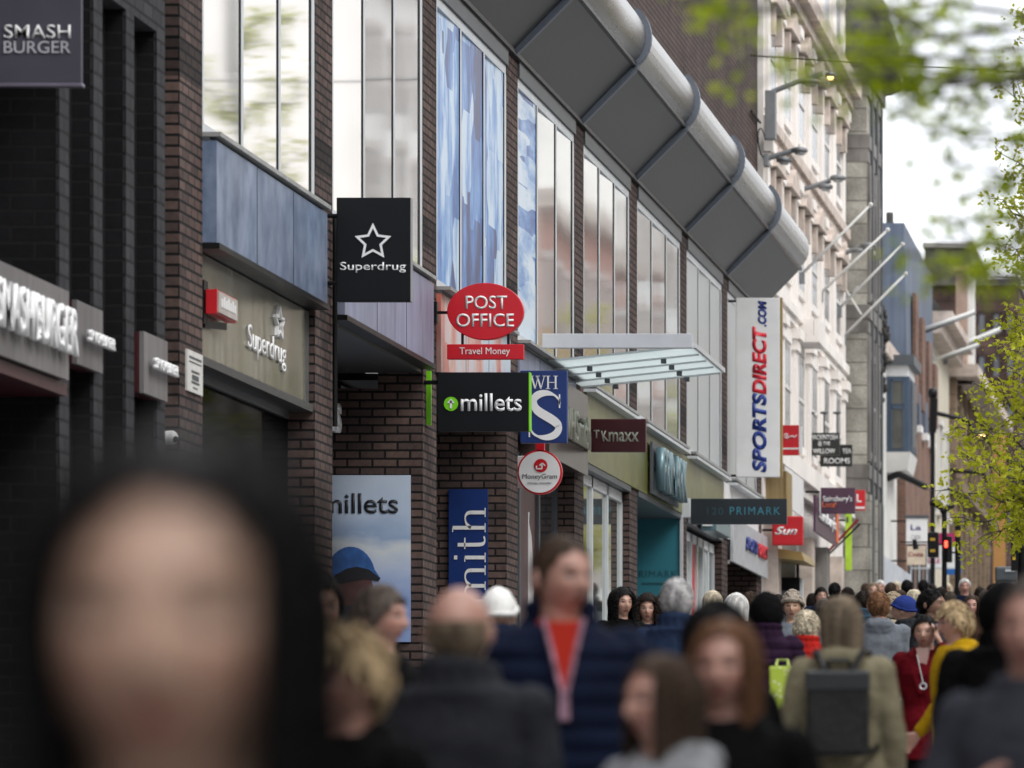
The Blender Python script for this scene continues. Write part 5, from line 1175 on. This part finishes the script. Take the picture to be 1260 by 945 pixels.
def top_mesh(sex, pose, style, length):
    k = ('top', sex, pose, style, length)
    if k not in CACHE:
        b = MB(); f = {'jacket': 1.17, 'puffer': 1.28, 'hoodie': 1.2, 'coat': 1.2, 'sweater': 1.14, 'parka': 1.3}[style]; zl = length
        rings = []
        for z, rx, ry in TORSO[sex]:
            if z > 1.46: continue
            rings.append((z, 0, 0 + (.012 if z > 1.4 else 0), rx * (f if z < 1.42 else f * 1.08), ry * (f * 1.05 if z < 1.42 else f * 1.2)))
        rings = [r for r in rings if r[0] > zl + .02]
        fl = (.86 - zl) * .12 if zl < .86 else 0
        if style in ('parka', 'puffer'): rings = [(z, cx, cy, max(rx, .19), max(ry, .145)) if z < 1.36 else (z, cx, cy, rx, ry) for z, cx, cy, rx, ry in rings]
        r0 = rings[0]; rings.insert(0, (zl, 0, 0, r0[3] * 1.0 + fl, r0[4] + fl))
        b.loft(rings, 28)
        if style == 'hoodie' or style == 'parka':
            b.ball((0, .085, 1.435), .10, 2, 1.15, .75, .62).ball((0, .06, 1.40), .11, 2, 1.2, .8, .6)
            for s in (-1, 1): b.tube([(s * .05, .06, 1.47), (s * .085, .0, 1.455), (s * .06, -.075, 1.40)], [.035, .032, .025], 10).ball((s * .085, 0, 1.455), .032, 1)
        else:
            hc = {'jacket': 1.50, 'puffer': 1.515, 'coat': 1.47, 'sweater': 1.475}[style]
            ring = [(.083 * math.cos(a), .010 + .083 * math.sin(a), (hc if style != 'coat' else 1.46) - .012 * (1 - math.sin(a))) for a in [2 * math.pi * i / 14 for i in range(15)]]
            if style in ('puffer', 'jacket'): ring = [p for p in ring if not (p[1] < -.05)]; ring = ring[:]
            for p, q in zip(ring, ring[1:]):
                if (Vector(p) - Vector(q)).length < .08: b.cyl((p[0], p[1], 1.43), p, .03, .024, 8).cyl(p, q, .025, .025, 8)
        P = POSES[pose]; sw = (.158 if sex == 'f' else .176); g = f * (1.14 if style not in ('puffer', 'parka') else 1.18)
        for sd, (wr_, el) in ((-1, P[0]), (1, P[1])):
            w2 = Vector(el).lerp(Vector(wr_), .93)
            arm(b, sd, (sd * sw, .005, 1.375), el, w2, (.054 * g, .042 * g, .032 * g), False)
        if style == 'coat':
            for s in (-1, 1): b.tube([(s * .075, .03, 1.475), (s * .09, -.06, 1.42), (s * .05, -.125, 1.28), (s * .012, -.15, 1.13)], [.02, .028, .030, .012], 8)
        CACHE[k] = remesh(b, .0085, 2, .009 if style != 'puffer' else .004, 11, .062 if style == 'puffer' else 0)
    return CACHE[k]
def trouser_mesh(pose, wide=1.0):
    k = ('trousers', pose == 'walk', wide)
    if k not in CACHE:
        b = MB(); b.loft([(.80, 0, 0, .165, .115), (.9, 0, 0, .182, .125), (1.02, 0, 0, .165, .112)], 24); legs(b, pose, 1.17 * wide, False); CACHE[k] = remesh(b, .010, 2, .006, 10)
    return CACHE[k]
def shoe_mesh(pose):
    k = ('shoes', pose == 'walk')
    if k not in CACHE:
        b = MB()
        for lx, ly in LEG['walk' if pose == 'walk' else 'stand']:
            a = Vector((lx * 1.1, ly, .085)); b.cyl(a + Vector((0, .03, -.04)), a + Vector((0, -.15, -.05)), .046, .036, 12).ball(a + Vector((0, -.15, -.05)), .037, 2, 1.2, 1.1, .9).ball(a + Vector((0, .03, -.04)), .048, 2).cyl(a + Vector((0, .01, 0)), a + Vector((0, .01, .05)), .05, .048, 12)
        CACHE[k] = remesh(b, .008, 1)
    return CACHE[k]
def hair_mesh(style):
    k = ('hair', style)
    if k in CACHE: return CACHE[k]
    rnd = random.Random(hash(style) % 100 if False else sum(map(ord, style))); b = MB()
    thick = {'short': .010, 'crop': .0035, 'grey': .014, 'tousled': .018, 'bob': .017, 'long': .009, 'full': .008, 'wavy': .017, 'curly': .028, 'bun': .014, 'bald': .006, 'pony': .014}[style]
    def line(y, x=0):   # lowest z of the hairline as function of y
        if style == 'bald':
            return .2 if y < -.025 else (-.02 if y < .02 else -.075)
        f = min(1, max(0, (y + .088) / .075)); front = {'bob': .06, 'tousled': .058, 'crop': .100, 'full': .104, 'long': .108, 'wavy': .080}.get(style, .076)
        back = -.085 if style in ('long', 'wavy', 'curly', 'bob', 'full') else -.07
        side = -.01
        return (front - (min(abs(x) / .06, 1.3) ** 2 * (.070 if style == 'full' else .035) if style in ('long', 'wavy', 'bob', 'full') else 0)) * (1 - f) + side * f if y < -.013 else side + (back - side) * min(1, (y + .013) / .05)
    n, m = 60, 44; rows = {}
    bald_top = style == 'bald'
    for j in range(0, m + 1):
        th = math.pi * j / m
        for i in range(n):
            d = (math.sin(th) * math.sin(2 * math.pi * i / n), -math.sin(th) * math.cos(2 * math.pi * i / n), math.cos(th)); p = head_r(d)
            nn = Vector(d) * (thick + thick * .45 * noise.noise(Vector(d) * (6 if style not in ('curly', 'wavy') else 11)))
            rows[(i, j)] = (p + nn, p)
    ok = lambda p: (p.z > line(p.y, p.x) + .010 * noise.noise(p * 45) + (.012 * (abs(p.x) < .03) if style == 'short' else 0)) and not (bald_top and p.z > .028)
    V = {}
    def gv(i, j):
        i %= n
        if (i, j) not in V: V[(i, j)] = b.b.verts.new(rows[(i, j)][0] + Vector((0, 0, HZ)))
        return V[(i, j)]
    for j in range(m):
        for i in range(n):
            c = rows[(i, j)][1]
            if ok(c):
                q = [gv(i, j), gv(i + 1, j), gv(i + 1, j + 1), gv(i, j + 1)]
                try: b.b.faces.new(q)
                except Exception: pass
    # strands
    cfg = {'short': (260, .02, .0045), 'crop': (260, .008, .0022), 'grey': (260, .02, .0045), 'tousled': (330, .045, .006), 'bob': (650, .0, .0038), 'full': (900, 0, .006), 'long': (650, 0, .0042), 'wavy': (600, 0, .0045), 'curly': (420, 0, .006), 'bun': (160, .015, .004), 'bald': (120, .012, .004), 'pony': (200, .015, .004)}[style]
    cnt, ln, rad = cfg
    if style in ('bob', 'long', 'wavy', 'curly', 'full'):
        L = {'full': .40, 'bob': .115, 'long': .36, 'wavy': .34, 'curly': .27}[style]
        for s in range(cnt):
            ph = rnd.uniform(-1, 1) * R(180 - (48 if style != 'bob' else 40)) + math.pi   # azimuth, 0 = face
            th0 = rnd.uniform(.15, 1.1); pts = []; wob = rnd.uniform(0, 6.28); zend = -.02 - L * rnd.uniform(.75, 1.0); off = rnd.uniform(-.006, .006 if style in ('long', 'full') else .014)
            N = 14
            for t in range(N + 1):
                f = t / N; z = .117 * math.cos(th0) * (1 - f) + zend * f
                if z > -.02: sz = math.sqrt(max(0, 1 - (z / .13) ** 2)); rr = thick + off
                else: sz = .985 - min(.10, (-.02 - z) * .35) + (.0 if z > -.16 else (-.16 - z) * .8); rr = thick + off
                cv = {'curly': .016, 'wavy': .006}.get(style, .003); cf = {'curly': 5.5, 'wavy': 3.0}.get(style, 1.5)
                rx = (.078 + rr) * sz + cv * math.sin(f * cf * 6.28 + wob); ry = (.100 + rr) * sz + cv * math.cos(f * cf * 6.28 + wob)
                y = -ry * math.cos(ph)
                pts.append((rx * math.sin(ph) + cv * math.cos(f * cf * 5 + wob), y, z + HZ))
            b.tube(pts, [rad] * (N - 1) + [rad * .7, rad * .2], 5)
    else:
        for s in range(cnt):
            d = Vector((rnd.gauss(0, 1), rnd.gauss(.1, 1), rnd.gauss(.3, 1))).normalized(); p = head_r(d)
            if not ok(p): continue
            fl = Vector((d.x * .3 + rnd.gauss(0, .35), d.y * .2 - (.7 if d.z > .4 else 0) + rnd.gauss(0, .3), -.6 + rnd.gauss(0, .3)))
            if style in ('bun', 'pony'): fl = Vector((0, .8, .1))
            tn = (fl - d * fl.dot(d)).normalized(); r0 = p + d * thick * .7; r1 = r0 + tn * ln * .6 + d * ln * .22; r2 = r1 + tn * ln * .7 - d * ln * .1
            b.tube([r0 + Vector((0, 0, HZ)), r1 + Vector((0, 0, HZ)), r2 + Vector((0, 0, HZ))], [rad, rad * .9, rad * .3], 5)
    if style == 'bun':
        b.ball((0, .03, HZ + .135), .042, 3, 1, 1, .8)
        for q in range(26):
            a = rnd.uniform(0, 6.28); c = Vector((.03 * math.cos(a), .03 + .03 * math.sin(a), HZ + .135 + rnd.uniform(-.02, .03))); b.ball(c, .013, 1)
    if style == 'pony': b.tube([(0, .10, HZ + .04), (0, .15, HZ + .02), (0, .165, HZ - .06), (0, .15, HZ - .17)], [.02, .03, .028, .008], 10)
    CACHE[k] = b.mesh('hair', True); return CACHE[k]
def hat_mesh(kind):
    k = ('hat', kind)
    if k not in CACHE:
        b = MB(); t = {'beanie': .016, 'hood': .032, 'cap': .014, 'furhat': .04, 'pattern': .02}[kind]; n, m = 48, 30; V = {}
        for j in range(m + 1):
            th = math.pi * j / m
            for i in range(n):
                d = (math.sin(th) * math.sin(2 * math.pi * i / n), -math.sin(th) * math.cos(2 * math.pi * i / n), math.cos(th)); p = head_r((d[0], min(d[1], 1), d[2])); q = p + Vector(d) * (t + t * .25 * noise.noise(Vector(d) * 5))
                if kind in ('beanie', 'pattern') : q.z += max(0, d[2]) * .006
                V[(i, j)] = (q + Vector((0, 0, HZ)), p)
        lim = {'beanie': lambda p: p.z > .045 - .055 * min(1, max(0, (p.y + .09) / .15)), 'pattern': lambda p: p.z > .045 - .05 * min(1, max(0, (p.y + .09) / .15)), 'cap': lambda p: p.z > .04, 'furhat': lambda p: p.z > .03 - .08 * min(1, max(0, (p.y + .09) / .15)),
               'hood': lambda p: (p.y > -.035 or p.z > .085)}[kind]
        W = {}
        def gv(i, j):
            i %= n
            if (i, j) not in W: W[(i, j)] = b.b.verts.new(V[(i, j)][0])
            return W[(i, j)]
        for j in range(m):
            for i in range(n):
                if lim(V[(i, j)][1]):
                    try: b.b.faces.new([gv(i, j), gv(i + 1, j), gv(i + 1, j + 1), gv(i, j + 1)])
                    except Exception: pass
        if kind == 'cap': b.loft([(HZ + .040, 0, -.125, .062, .055), (HZ + .048, 0, -.125, .06, .053)], 20)
        if kind in ('beanie', 'furhat', 'pattern'):
            pr = [V[(i, j)] for i in range(n) for j in [next((jj for jj in range(m, 0, -1) if lim(V[(i, jj)][1])), 5)]]
            for i in range(n): b.cyl(pr[i][0], pr[(i + 1) % n][0], .012 if kind != 'furhat' else .026, n=6)
        if kind in ('furhat', 'pattern'):
            rnd = random.Random(2)
            for q in range(260 if kind == 'furhat' else 150):
                i, j = rnd.randrange(n), rnd.randrange(1, m // 2 + 2)
                if lim(V[(i, j)][1]): b.ball(V[(i, j)][0], rnd.uniform(.008, .016), 1)
        CACHE[k] = b.mesh('hat', True)
    return CACHE[k]
def put(name, me, m, root):
    o = bpy.data.objects.new(name, me); COL.objects.link(o)
    if len(me.materials) == 0: me.materials.append(m)
    o.material_slots[0].link = 'OBJECT'; o.material_slots[0].material = m; o.parent = root; return o
HAIRC = {n: mat('hair_' + n, c, .55, 0, .45, 26, .5, 60, (1, 1, .12), 0, True, .12) for n, c in dict(black=(.003, .0025, .0025), dark=(.014, .009, .007), brown=(.048, .030, .020), auburn=(.11, .052, .026), ginger=(.16, .078, .038), blonde=(.42, .31, .18), pale=(.55, .48, .36), ash=(.17, .13, .09), grey=(.36, .35, .35), greybrown=(.085, .066, .055), white=(.60, .59, .57)).items()}
TROU = [cloth('black_trousers', (.010, .010, .012)), cloth('denim', (.035, .05, .09)), cloth('charcoal_trousers', (.03, .03, .033))]
SHOE = mat('shoe_leather', (.012, .011, .011), .5); SHOER = mat('shoe_red', (.16, .02, .02), .6)
PEOPLE = 'people walking in the crowd'
NP = [0]
def person(label, u, vtop, s, yaw, sex, skin_, hair, hairc, style, col, length=.84, pose='walk', hat=None, hatc=None, trou=0, tilt=0, shoe=SHOE, extra=None, wide=1.0, lean=0, turn=0):
    Y = F / s; hgt = CZ - G * 0 - 0 + (720 - vtop) / s; hgt = 1.68 + (720 - vtop) / s
    eh = {'beanie': .025, 'furhat': .04, 'bun': .05, 'pattern': .035, 'hood': .02, 'cap': .01}.get(hat or hair, .016)
    sc = hgt / (1.702 + eh); x = xx(u, Y)
    t = thing('person', label, 'person', (x, Y, gz(Y)), R(yaw), PEOPLE, sc)
    if wide != 1.0: t.scale = (sc * wide, sc * wide, sc)
    if lean: t.rotation_euler = (R(lean), 0, R(yaw))
    put('body', body_mesh(sex, pose, turn), SKIN[skin_], t)
    if hair: put('hair', hair_mesh(hair), HAIRC[hairc], t).rotation_euler.z = R(turn)
    if hat: put('hood' if hat == 'hood' else 'hat', hat_mesh(hat), hatc, t)
    nm = {'jacket': 'jacket', 'puffer': 'puffer_jacket', 'hoodie': 'hooded_top', 'coat': 'coat', 'sweater': 'sweater', 'parka': 'parka'}[style]
    put(nm, top_mesh(sex, pose, style, length), col, t); put('trousers', trouser_mesh(pose), TROU[trou], t); put('shoes', shoe_mesh(pose), shoe, t)
    NP[0] += 1; return t
C = {n: cloth(n, c) for n, c in dict(black=(.0035, .0035, .004), navy=(.008, .012, .030), bluejacket=(.018, .030, .065), charcoal=(.025, .026, .031), darkgrey=(.028, .030, .034), heather=(.15, .165, .19), lightgrey=(.27, .275, .29), purple=(.022, .010, .025), olive=(.21, .185, .12), red=(.10, .004, .008), scarlet=(.42, .02, .015), yellow=(.42, .25, .008), knit=(.04, .042, .052), brownc=(.05, .028, .018), cream=(.45, .38, .27), teal=(.03, .06, .09), white=(.72, .72, .70), rust=(.18, .055, .018), mid=(.11, .12, .14)).items()}
# ---- foreground
person('woman whose large blurred face fills the lower left, long black hair, black coat', 222, 512, 1850, 0, 'f', 'warm', 'full', 'black', 'coat', C['black'], .7, 'stand', wide=1.08)
person('dark haired man in black half hidden behind the large blurred face', 348, 662, 430, 60, 'm', 'tan', 'short', 'black', 'jacket', C['black'])
person('person in black with pale headphones band beside the brick pillar', 390, 698, 380, 30, 'f', 'fair', 'grey', 'dark', 'jacket', C['black'], pose='stand')
person('grey haired person in dark coat facing right below the snowy poster', 468, 718, 330, 75, 'm', 'pink', 'grey', 'greybrown', 'jacket', C['black'], pose='stand')
person('blonde person looking down to the left in front of dark coats', 486, 768, 545, -35, 'f', 'pink', 'tousled', 'blonde', 'coat', C['black'], .7, 'stand', lean=6)
person('bald headed man seen from behind in a charcoal grey jacket', 566, 715, 480, 170, 'm', 'pink', 'bald', 'ash', 'jacket', C['charcoal'], pose='stand', wide=1.06)
person('person in a bright white knitted hat between the bald man and the navy jacket', 613, 721, 255, 180, 'f', 'fair', None, 'brown', 'puffer', C['navy'], hat='beanie', hatc=C['white'])
mn = person('tall man in a navy quilted jacket over an orange red top with a lanyard', 690, 652, 425, 10, 'm', 'turned', 'crop', 'brown', 'puffer', C['navy'], .84, 'stand', wide=.97, turn=34)
person('brown haired woman looking left in a pale grey hooded top at the bottom', 815, 800, 545, -48, 'f', 'pink', 'long', 'brown', 'hoodie', C['lightgrey'], .84, 'stand')
person('auburn haired woman facing the camera in a black coat', 893, 757, 525, -8, 'f', 'pink', 'long', 'auburn', 'coat', C['black'], .7, 'stand')
person('person in a black brimless hat behind the auburn haired woman', 882, 735, 400, 35, 'f', 'fair', 'bob', 'black', 'coat', C['black'], .7, 'stand', hat='beanie', hatc=C['black'])
person('grey haired man seen from behind in a slate blue jacket', 833, 710, 222, 175, 'm', 'pink', 'grey', 'grey', 'jacket', C['bluejacket'], wide=1.02)
person('woman with long black hair glancing right beside the brick pillar', 765, 722, 158, 32, 'f', 'fair', 'wavy', 'black', 'coat', C['black'], .7, 'walk')
person('woman with dark curly hair facing the camera in a navy coat', 797, 731, 152, 4, 'f', 'fair', 'curly', 'dark', 'coat', C['navy'], .7)
person('short haired man just visible behind the curly haired woman', 818, 727, 118, 30, 'm', 'fair', 'short', 'brown', 'jacket', C['navy'])
person('blond person far back in front of the dark shop window', 877, 726, 118, 180, 'f', 'fair', 'bob', 'pale', 'coat', C['mid'])
person('pale blonde person beside the dark hood in purple', 906, 729, 148, 190, 'f', 'fair', 'bob', 'white', 'coat', C['charcoal'])
person('brown haired person just behind the pale blonde head', 923, 727, 120, 160, 'm', 'fair', 'short', 'brown', 'jacket', C['darkgrey'])
person('person in a purple quilted jacket with black hood up seen from behind', 943, 730, 205, 180, 'f', 'fair', None, 'black', 'puffer', C['purple'], .84, 'walk', hat='hood', hatc=C['black'])
person('person in a patterned bobble hat and heather hooded top facing the camera', 975, 725, 152, 0, 'f', 'tan', 'short', 'dark', 'hoodie', C['heather'], .84, 'walk', hat='pattern', hatc=mat('cloth_pattern_knit', (.32, .27, .22), .9, 0, .5, 60, .5, 60, None, 0, True))
person('person with short blond hair in a scarlet jacket seen from behind', 992, 752, 185, 180, 'f', 'fair', 'tousled', 'pale', 'puffer', C['scarlet'])
olv = person('woman with long ash hair in an olive parka with a black backpack', 1036, 730, 305, 180, 'f', 'fair', 'long', 'ash', 'parka', C['olive'], .80, 'stand', wide=.95)
person('ginger haired boy in a light grey hooded top seen from behind', 1081, 726, 162, 188, 'm', 'fair', 'short', 'ginger', 'hoodie', C['heather'], .84, 'stand', wide=1.05)
person('person in navy walking left of the ginger haired boy', 1062, 726, 120, 180, 'm', 'fair', 'short', 'dark', 'jacket', C['teal'])
person('person with a fur trimmed hood and cream shoulders', 1099, 729, 142, 180, 'f', 'fair', None, 'brown', 'parka', C['cream'], hat='furhat', hatc=cloth('fur', (.30, .24, .17)))
person('person in a royal blue beanie and dark grey jacket leaning left', 1113, 732, 150, -110, 'm', 'fair', None, 'brown', 'jacket', C['darkgrey'], hat='beanie', hatc=cloth('royalblue', (.02, .035, .16)), wide=1.15)
person('dark haired man in a charcoal jacket with his head turned right', 1146, 723, 165, 70, 'm', 'brown', 'short', 'black', 'jacket', C['darkgrey'], wide=1.1)
red = person('woman in a dark red coat holding a phone to her ear', 1139, 756, 194, -8, 'f', 'fair', 'short', 'black', 'coat', C['red'], .66, 'phone', wide=1.08)
person('blond boy in a yellow top with his head turned left', 1175, 741, 218, -72, 'm', 'pink', 'tousled', 'blonde', 'hoodie', C['yellow'])
person('person in a black hooded jacket mostly hidden behind the man at the right edge', 1238, 718, 290, 180, 'm', 'fair', None, 'black', 'jacket', C['black'], .84, 'stand', hat='hood', hatc=C['black'], wide=1.15)
rm = person('man in a grey knitted sweater at the right edge with his hand raised', 1270, 702, 545, -12, 'm', 'pink', 'crop', 'greybrown', 'sweater', C['knit'], .84, 'chest', wide=.92)
# ---- distant heads
rnd = random.Random(21)
FAR = [(1010, 722, 92, 20, 'm', 'black', 'navy', 'man in navy in front of the grey shop piers'), (1000, 729, 90, 170, 'f', 'dark', 'heather', 'dark haired person in pale grey left of the man in navy'), (1027, 716, 88, 180, 'm', 'black', 'black', 'man in black standing against the grey pilasters'),
       (1052, 731, 104, 180, 'f', 'brown', 'darkgrey', 'brown haired person behind the long ash hair'), (1043, 722, 80, 180, 'f', 'dark', 'charcoal', 'dark haired person in charcoal beneath the lime banner'), (1074, 716, 85, 10, 'f', 'ash', 'rust', 'person with ash hair above the ginger haired boy'),
       (1083, 713, 76, 0, 'm', 'white', 'mid', 'white haired person further up the hill above the ginger boy'), (1096, 716, 84, 180, 'm', 'brown', 'navy', 'brown haired man in navy beyond the fur hood'), (1108, 726, 108, 180, 'f', 'brown', 'rust', 'person in a rust brown coat beyond the blue beanie'),
       (1116, 713, 78, 180, 'm', 'black', 'black', 'man with black hair above the rust brown coat'), (1125, 724, 112, 185, 'f', 'pale', 'cream', 'person in a cream jacket beyond the charcoal jacket'), (1136, 713, 74, 180, 'm', 'black', 'darkgrey', 'dark headed person under the cream hanging sign'),
       (1158, 722, 92, 170, 'f', 'dark', 'charcoal', 'dark haired person left of the lit red lamp post'), (1169, 727, 104, 200, 'm', 'greybrown', 'brownc', 'grey brown haired person between the signal posts'), (1165, 717, 72, 0, 'f', 'pale', 'white', 'pale haired person in white far up between the posts'),
       (1187, 711, 80, 5, 'm', 'white', 'navy', 'pink faced man with white hair in a navy jacket'), (1196, 731, 122, 0, 'f', 'brown', 'brownc', 'woman with long brown hair facing the camera in dark red brown'), (1206, 722, 84, 180, 'm', 'dark', 'black', 'dark haired person in black left of the shelter'),
       (1213, 726, 92, 170, 'f', 'greybrown', 'teal', 'person in teal walking away beneath the amber lamp'), (1178, 722, 66, 180, 'f', 'brown', 'purple', 'small distant person in purple by the blue sign'), (1147, 718, 66, 180, 'm', 'dark', 'mid', 'small distant person in mid grey behind the signal post'),
       (1222, 718, 70, 0, 'f', 'dark', 'rust', 'small distant person in rust by the shelter leg'), (958, 731, 112, 180, 'm', 'dark', 'darkgrey', 'dark haired person in grey behind the patterned hat'), (1014, 736, 120, 180, 'f', 'greybrown', 'mid', 'person in grey close behind the short blond hair'),
       (1065, 717, 68, 180, 'm', 'brown', 'heather', 'small distant person in pale grey beside the stone pier'), (1103, 715, 64, 0, 'f', 'pale', 'teal', 'small distant fair haired person facing down the hill')]
for u, v, s, yaw, sex, hc, cc_, lab in FAR:
    person(lab, u, v, s, yaw, sex, rnd.choice(['fair', 'pink', 'tan']), rnd.choice(['short', 'grey']) if sex == 'm' else rnd.choice(['bob', 'long', 'bob']), hc, rnd.choice(['jacket', 'coat']), C[cc_], .84, 'walk', trou=rnd.randrange(3))
# person whose legs show on the paving
person('person in dark clothes and dark red shoes behind the red coat', 1131, 742, 126, 178, 'm', 'fair', 'short', 'dark', 'jacket', C['black'], .84, 'stand', trou=1, shoe=SHOER)
# ---- details worn or carried
def local(root, name, b, m, smooth=False):
    me = b.mesh(name, smooth); me.materials.append(m); o = bpy.data.objects.new(name, me); COL.objects.link(o); o.parent = root; return o
# navy man: open collar, t-shirt, lanyard
b = MB(); b.hexa([(-.008, -.176, 1.28), (.008, -.176, 1.28), (.012, -.12, 1.28), (-.012, -.12, 1.28), (-.042, -.135, 1.46), (.042, -.135, 1.46), (.05, .0, 1.46), (-.05, .0, 1.46)])
ts_ = local(mn, 'shirt', b, cloth('orange_red', (.42, .03, .018), .1))
b = MB(); b.cyl((0, -.0, 1.42), (0, -.008, 1.475), .072, .066, 18); local(mn, 'shirt_collar', b, MC['cloth_orange_red'], True)
b = MB()
for p0, p1 in (((-.055, -.135, 1.475), (-.006, -.186, 1.27)), ((.055, -.135, 1.475), (.006, -.186, 1.27))): b.bar(p0, p1, .013, .006)
b.box(-.014, .014, -.194, -.184, 1.20, 1.275); local(mn, 'lanyard', b, cloth('lanyard', (.34, .20, .26), .6, .1, 40))
# black collar scarf of the red coat, pendant, phone held to the ear
b = MB(); b.prism([(-.04, 1.47), (.05, 1.47), (.035, 1.36), (.01, 1.24), (-.02, 1.36)], (0, -.135, 0), (1, 0, 0), (0, 0, 1), (0, 1, 0), .03); local(red, 'blouse', b, cloth('pink_blouse', (.42, .27, .24), .2))
b = MB()
for k in range(12):
    a0, a1 = k / 12 * 6.283, (k + 1) / 12 * 6.283; b.cyl((.02 + .022 * math.cos(a0), -.185, 1.19 + .022 * math.sin(a0)), (.02 + .022 * math.cos(a1), -.185, 1.19 + .022 * math.sin(a1)), .006, n=5)
b.cyl((.02, -.185, 1.21), (-.03, -.15, 1.42), .003, n=4); local(red, 'pendant', b, ALU)
def carried(name, label, cat, root, b, m, parts=()):
    me = b.mesh(name); me.materials.append(m); e = bpy.data.objects.new(name, None); COL.objects.link(e); e.location = root.location; e.rotation_euler = root.rotation_euler; e.scale = root.scale
    e['label'] = label; e['category'] = cat; o = bpy.data.objects.new('body_panel', me); COL.objects.link(o); o.parent = e
    for nm, bb_, mm in parts: local(e, nm, bb_, mm)
    return e
b = MB(); b.hexa([Vector((.085, -.10, 1.515)), Vector((.095, -.10, 1.515)), Vector((.095, -.03, 1.535)), Vector((.085, -.03, 1.535)), Vector((.088, -.13, 1.63)), Vector((.098, -.13, 1.63)), Vector((.098, -.06, 1.65)), Vector((.088, -.06, 1.65))])
ph = carried('mobile_phone', 'dark mobile phone held to the ear of the woman in red', 'phone', red, b, BLK)
# backpack on the olive parka (root is turned, local +y is the wearer's back)
LTH = mat('black_leather', (.010, .010, .011), .38, 0, .2, 8, .3, 60)
bd = MB(); bd.box(-.135, .135, .185, .30, 1.03, 1.37); fl_ = MB(); fl_.box(-.14, .14, .19, .312, 1.30, 1.385); hd = MB(); hd.tube([(-.05, .20, 1.385), (-.045, .20, 1.43), (.045, .20, 1.43), (.05, .20, 1.385)], .009, 6)
st_ = [MB().tube([(sd * .06, .20, 1.38), (sd * .10, .13, 1.47), (sd * .12, .0, 1.47), (sd * .12, -.14, 1.38), (sd * .15, -.10, 1.18), (sd * .16, .10, 1.06), (sd * .13, .20, 1.05)], .014, 6) for sd in (-1, 1)]
pk = MB(); pk.box(-.11, .11, .302, .318, 1.05, 1.22)
bp = carried('backpack', 'square black leather backpack worn over an olive parka', 'backpack', olv, bd, LTH, (('flap', fl_, mat('flap_leather', (.03, .032, .035), .35)), ('handle', hd, LTH), ('strap', st_[0], LTH), ('strap', st_[1], LTH), ('pocket', pk, LTH)))
for ch in bp.children:
    if ch.name.startswith(('body_panel', 'flap')):
        bv = ch.modifiers.new('bevel', 'BEVEL'); bv.width = .012; bv.segments = 3
# lime carrier bag
Y = F / 215; t = thing('shopping_bag', 'lime and white patterned shopping bag below the purple jacket', 'bag', (xx(962, Y), Y, zz(884, Y)))
lm = bpy.data.materials.new('lime_pattern'); kk = NT(lm); vo = kk.n('ShaderNodeTexVoronoi'); vo.inputs['Scale'].default_value = 38; kk.l(kk.pos(), vo.inputs['Vector'])
kk.l(kk.ramp(vo.outputs['Distance'], [(.25, (.62, .66, .34)), (.45, (.42, .55, .05))]), kk.b.inputs['Base Color'])
w0, w1 = xx(947, Y), xx(979, Y); MB().hexa([(w0 + .01, Y - .06, zz(884, Y)), (w1 - .01, Y - .06, zz(884, Y)), (w1 - .01, Y + .06, zz(884, Y)), (w0 + .01, Y + .06, zz(884, Y)), (w0, Y - .05, zz(820, Y)), (w1, Y - .05, zz(820, Y)), (w1, Y + .05, zz(820, Y)), (w0, Y + .05, zz(820, Y))]).build('bag_body', lm, t, bevel=.01)
for dy in (-.05, .05): MB().tube([(w0 + .04, Y + dy, zz(820, Y)), ((w0 + w1) / 2 - .03, Y, zz(812, Y)), ((w0 + w1) / 2 + .03, Y, zz(812, Y)), (w1 - .04, Y + dy, zz(820, Y))], .006, 5).build('handle', lm, t)
print('people', NP[0])
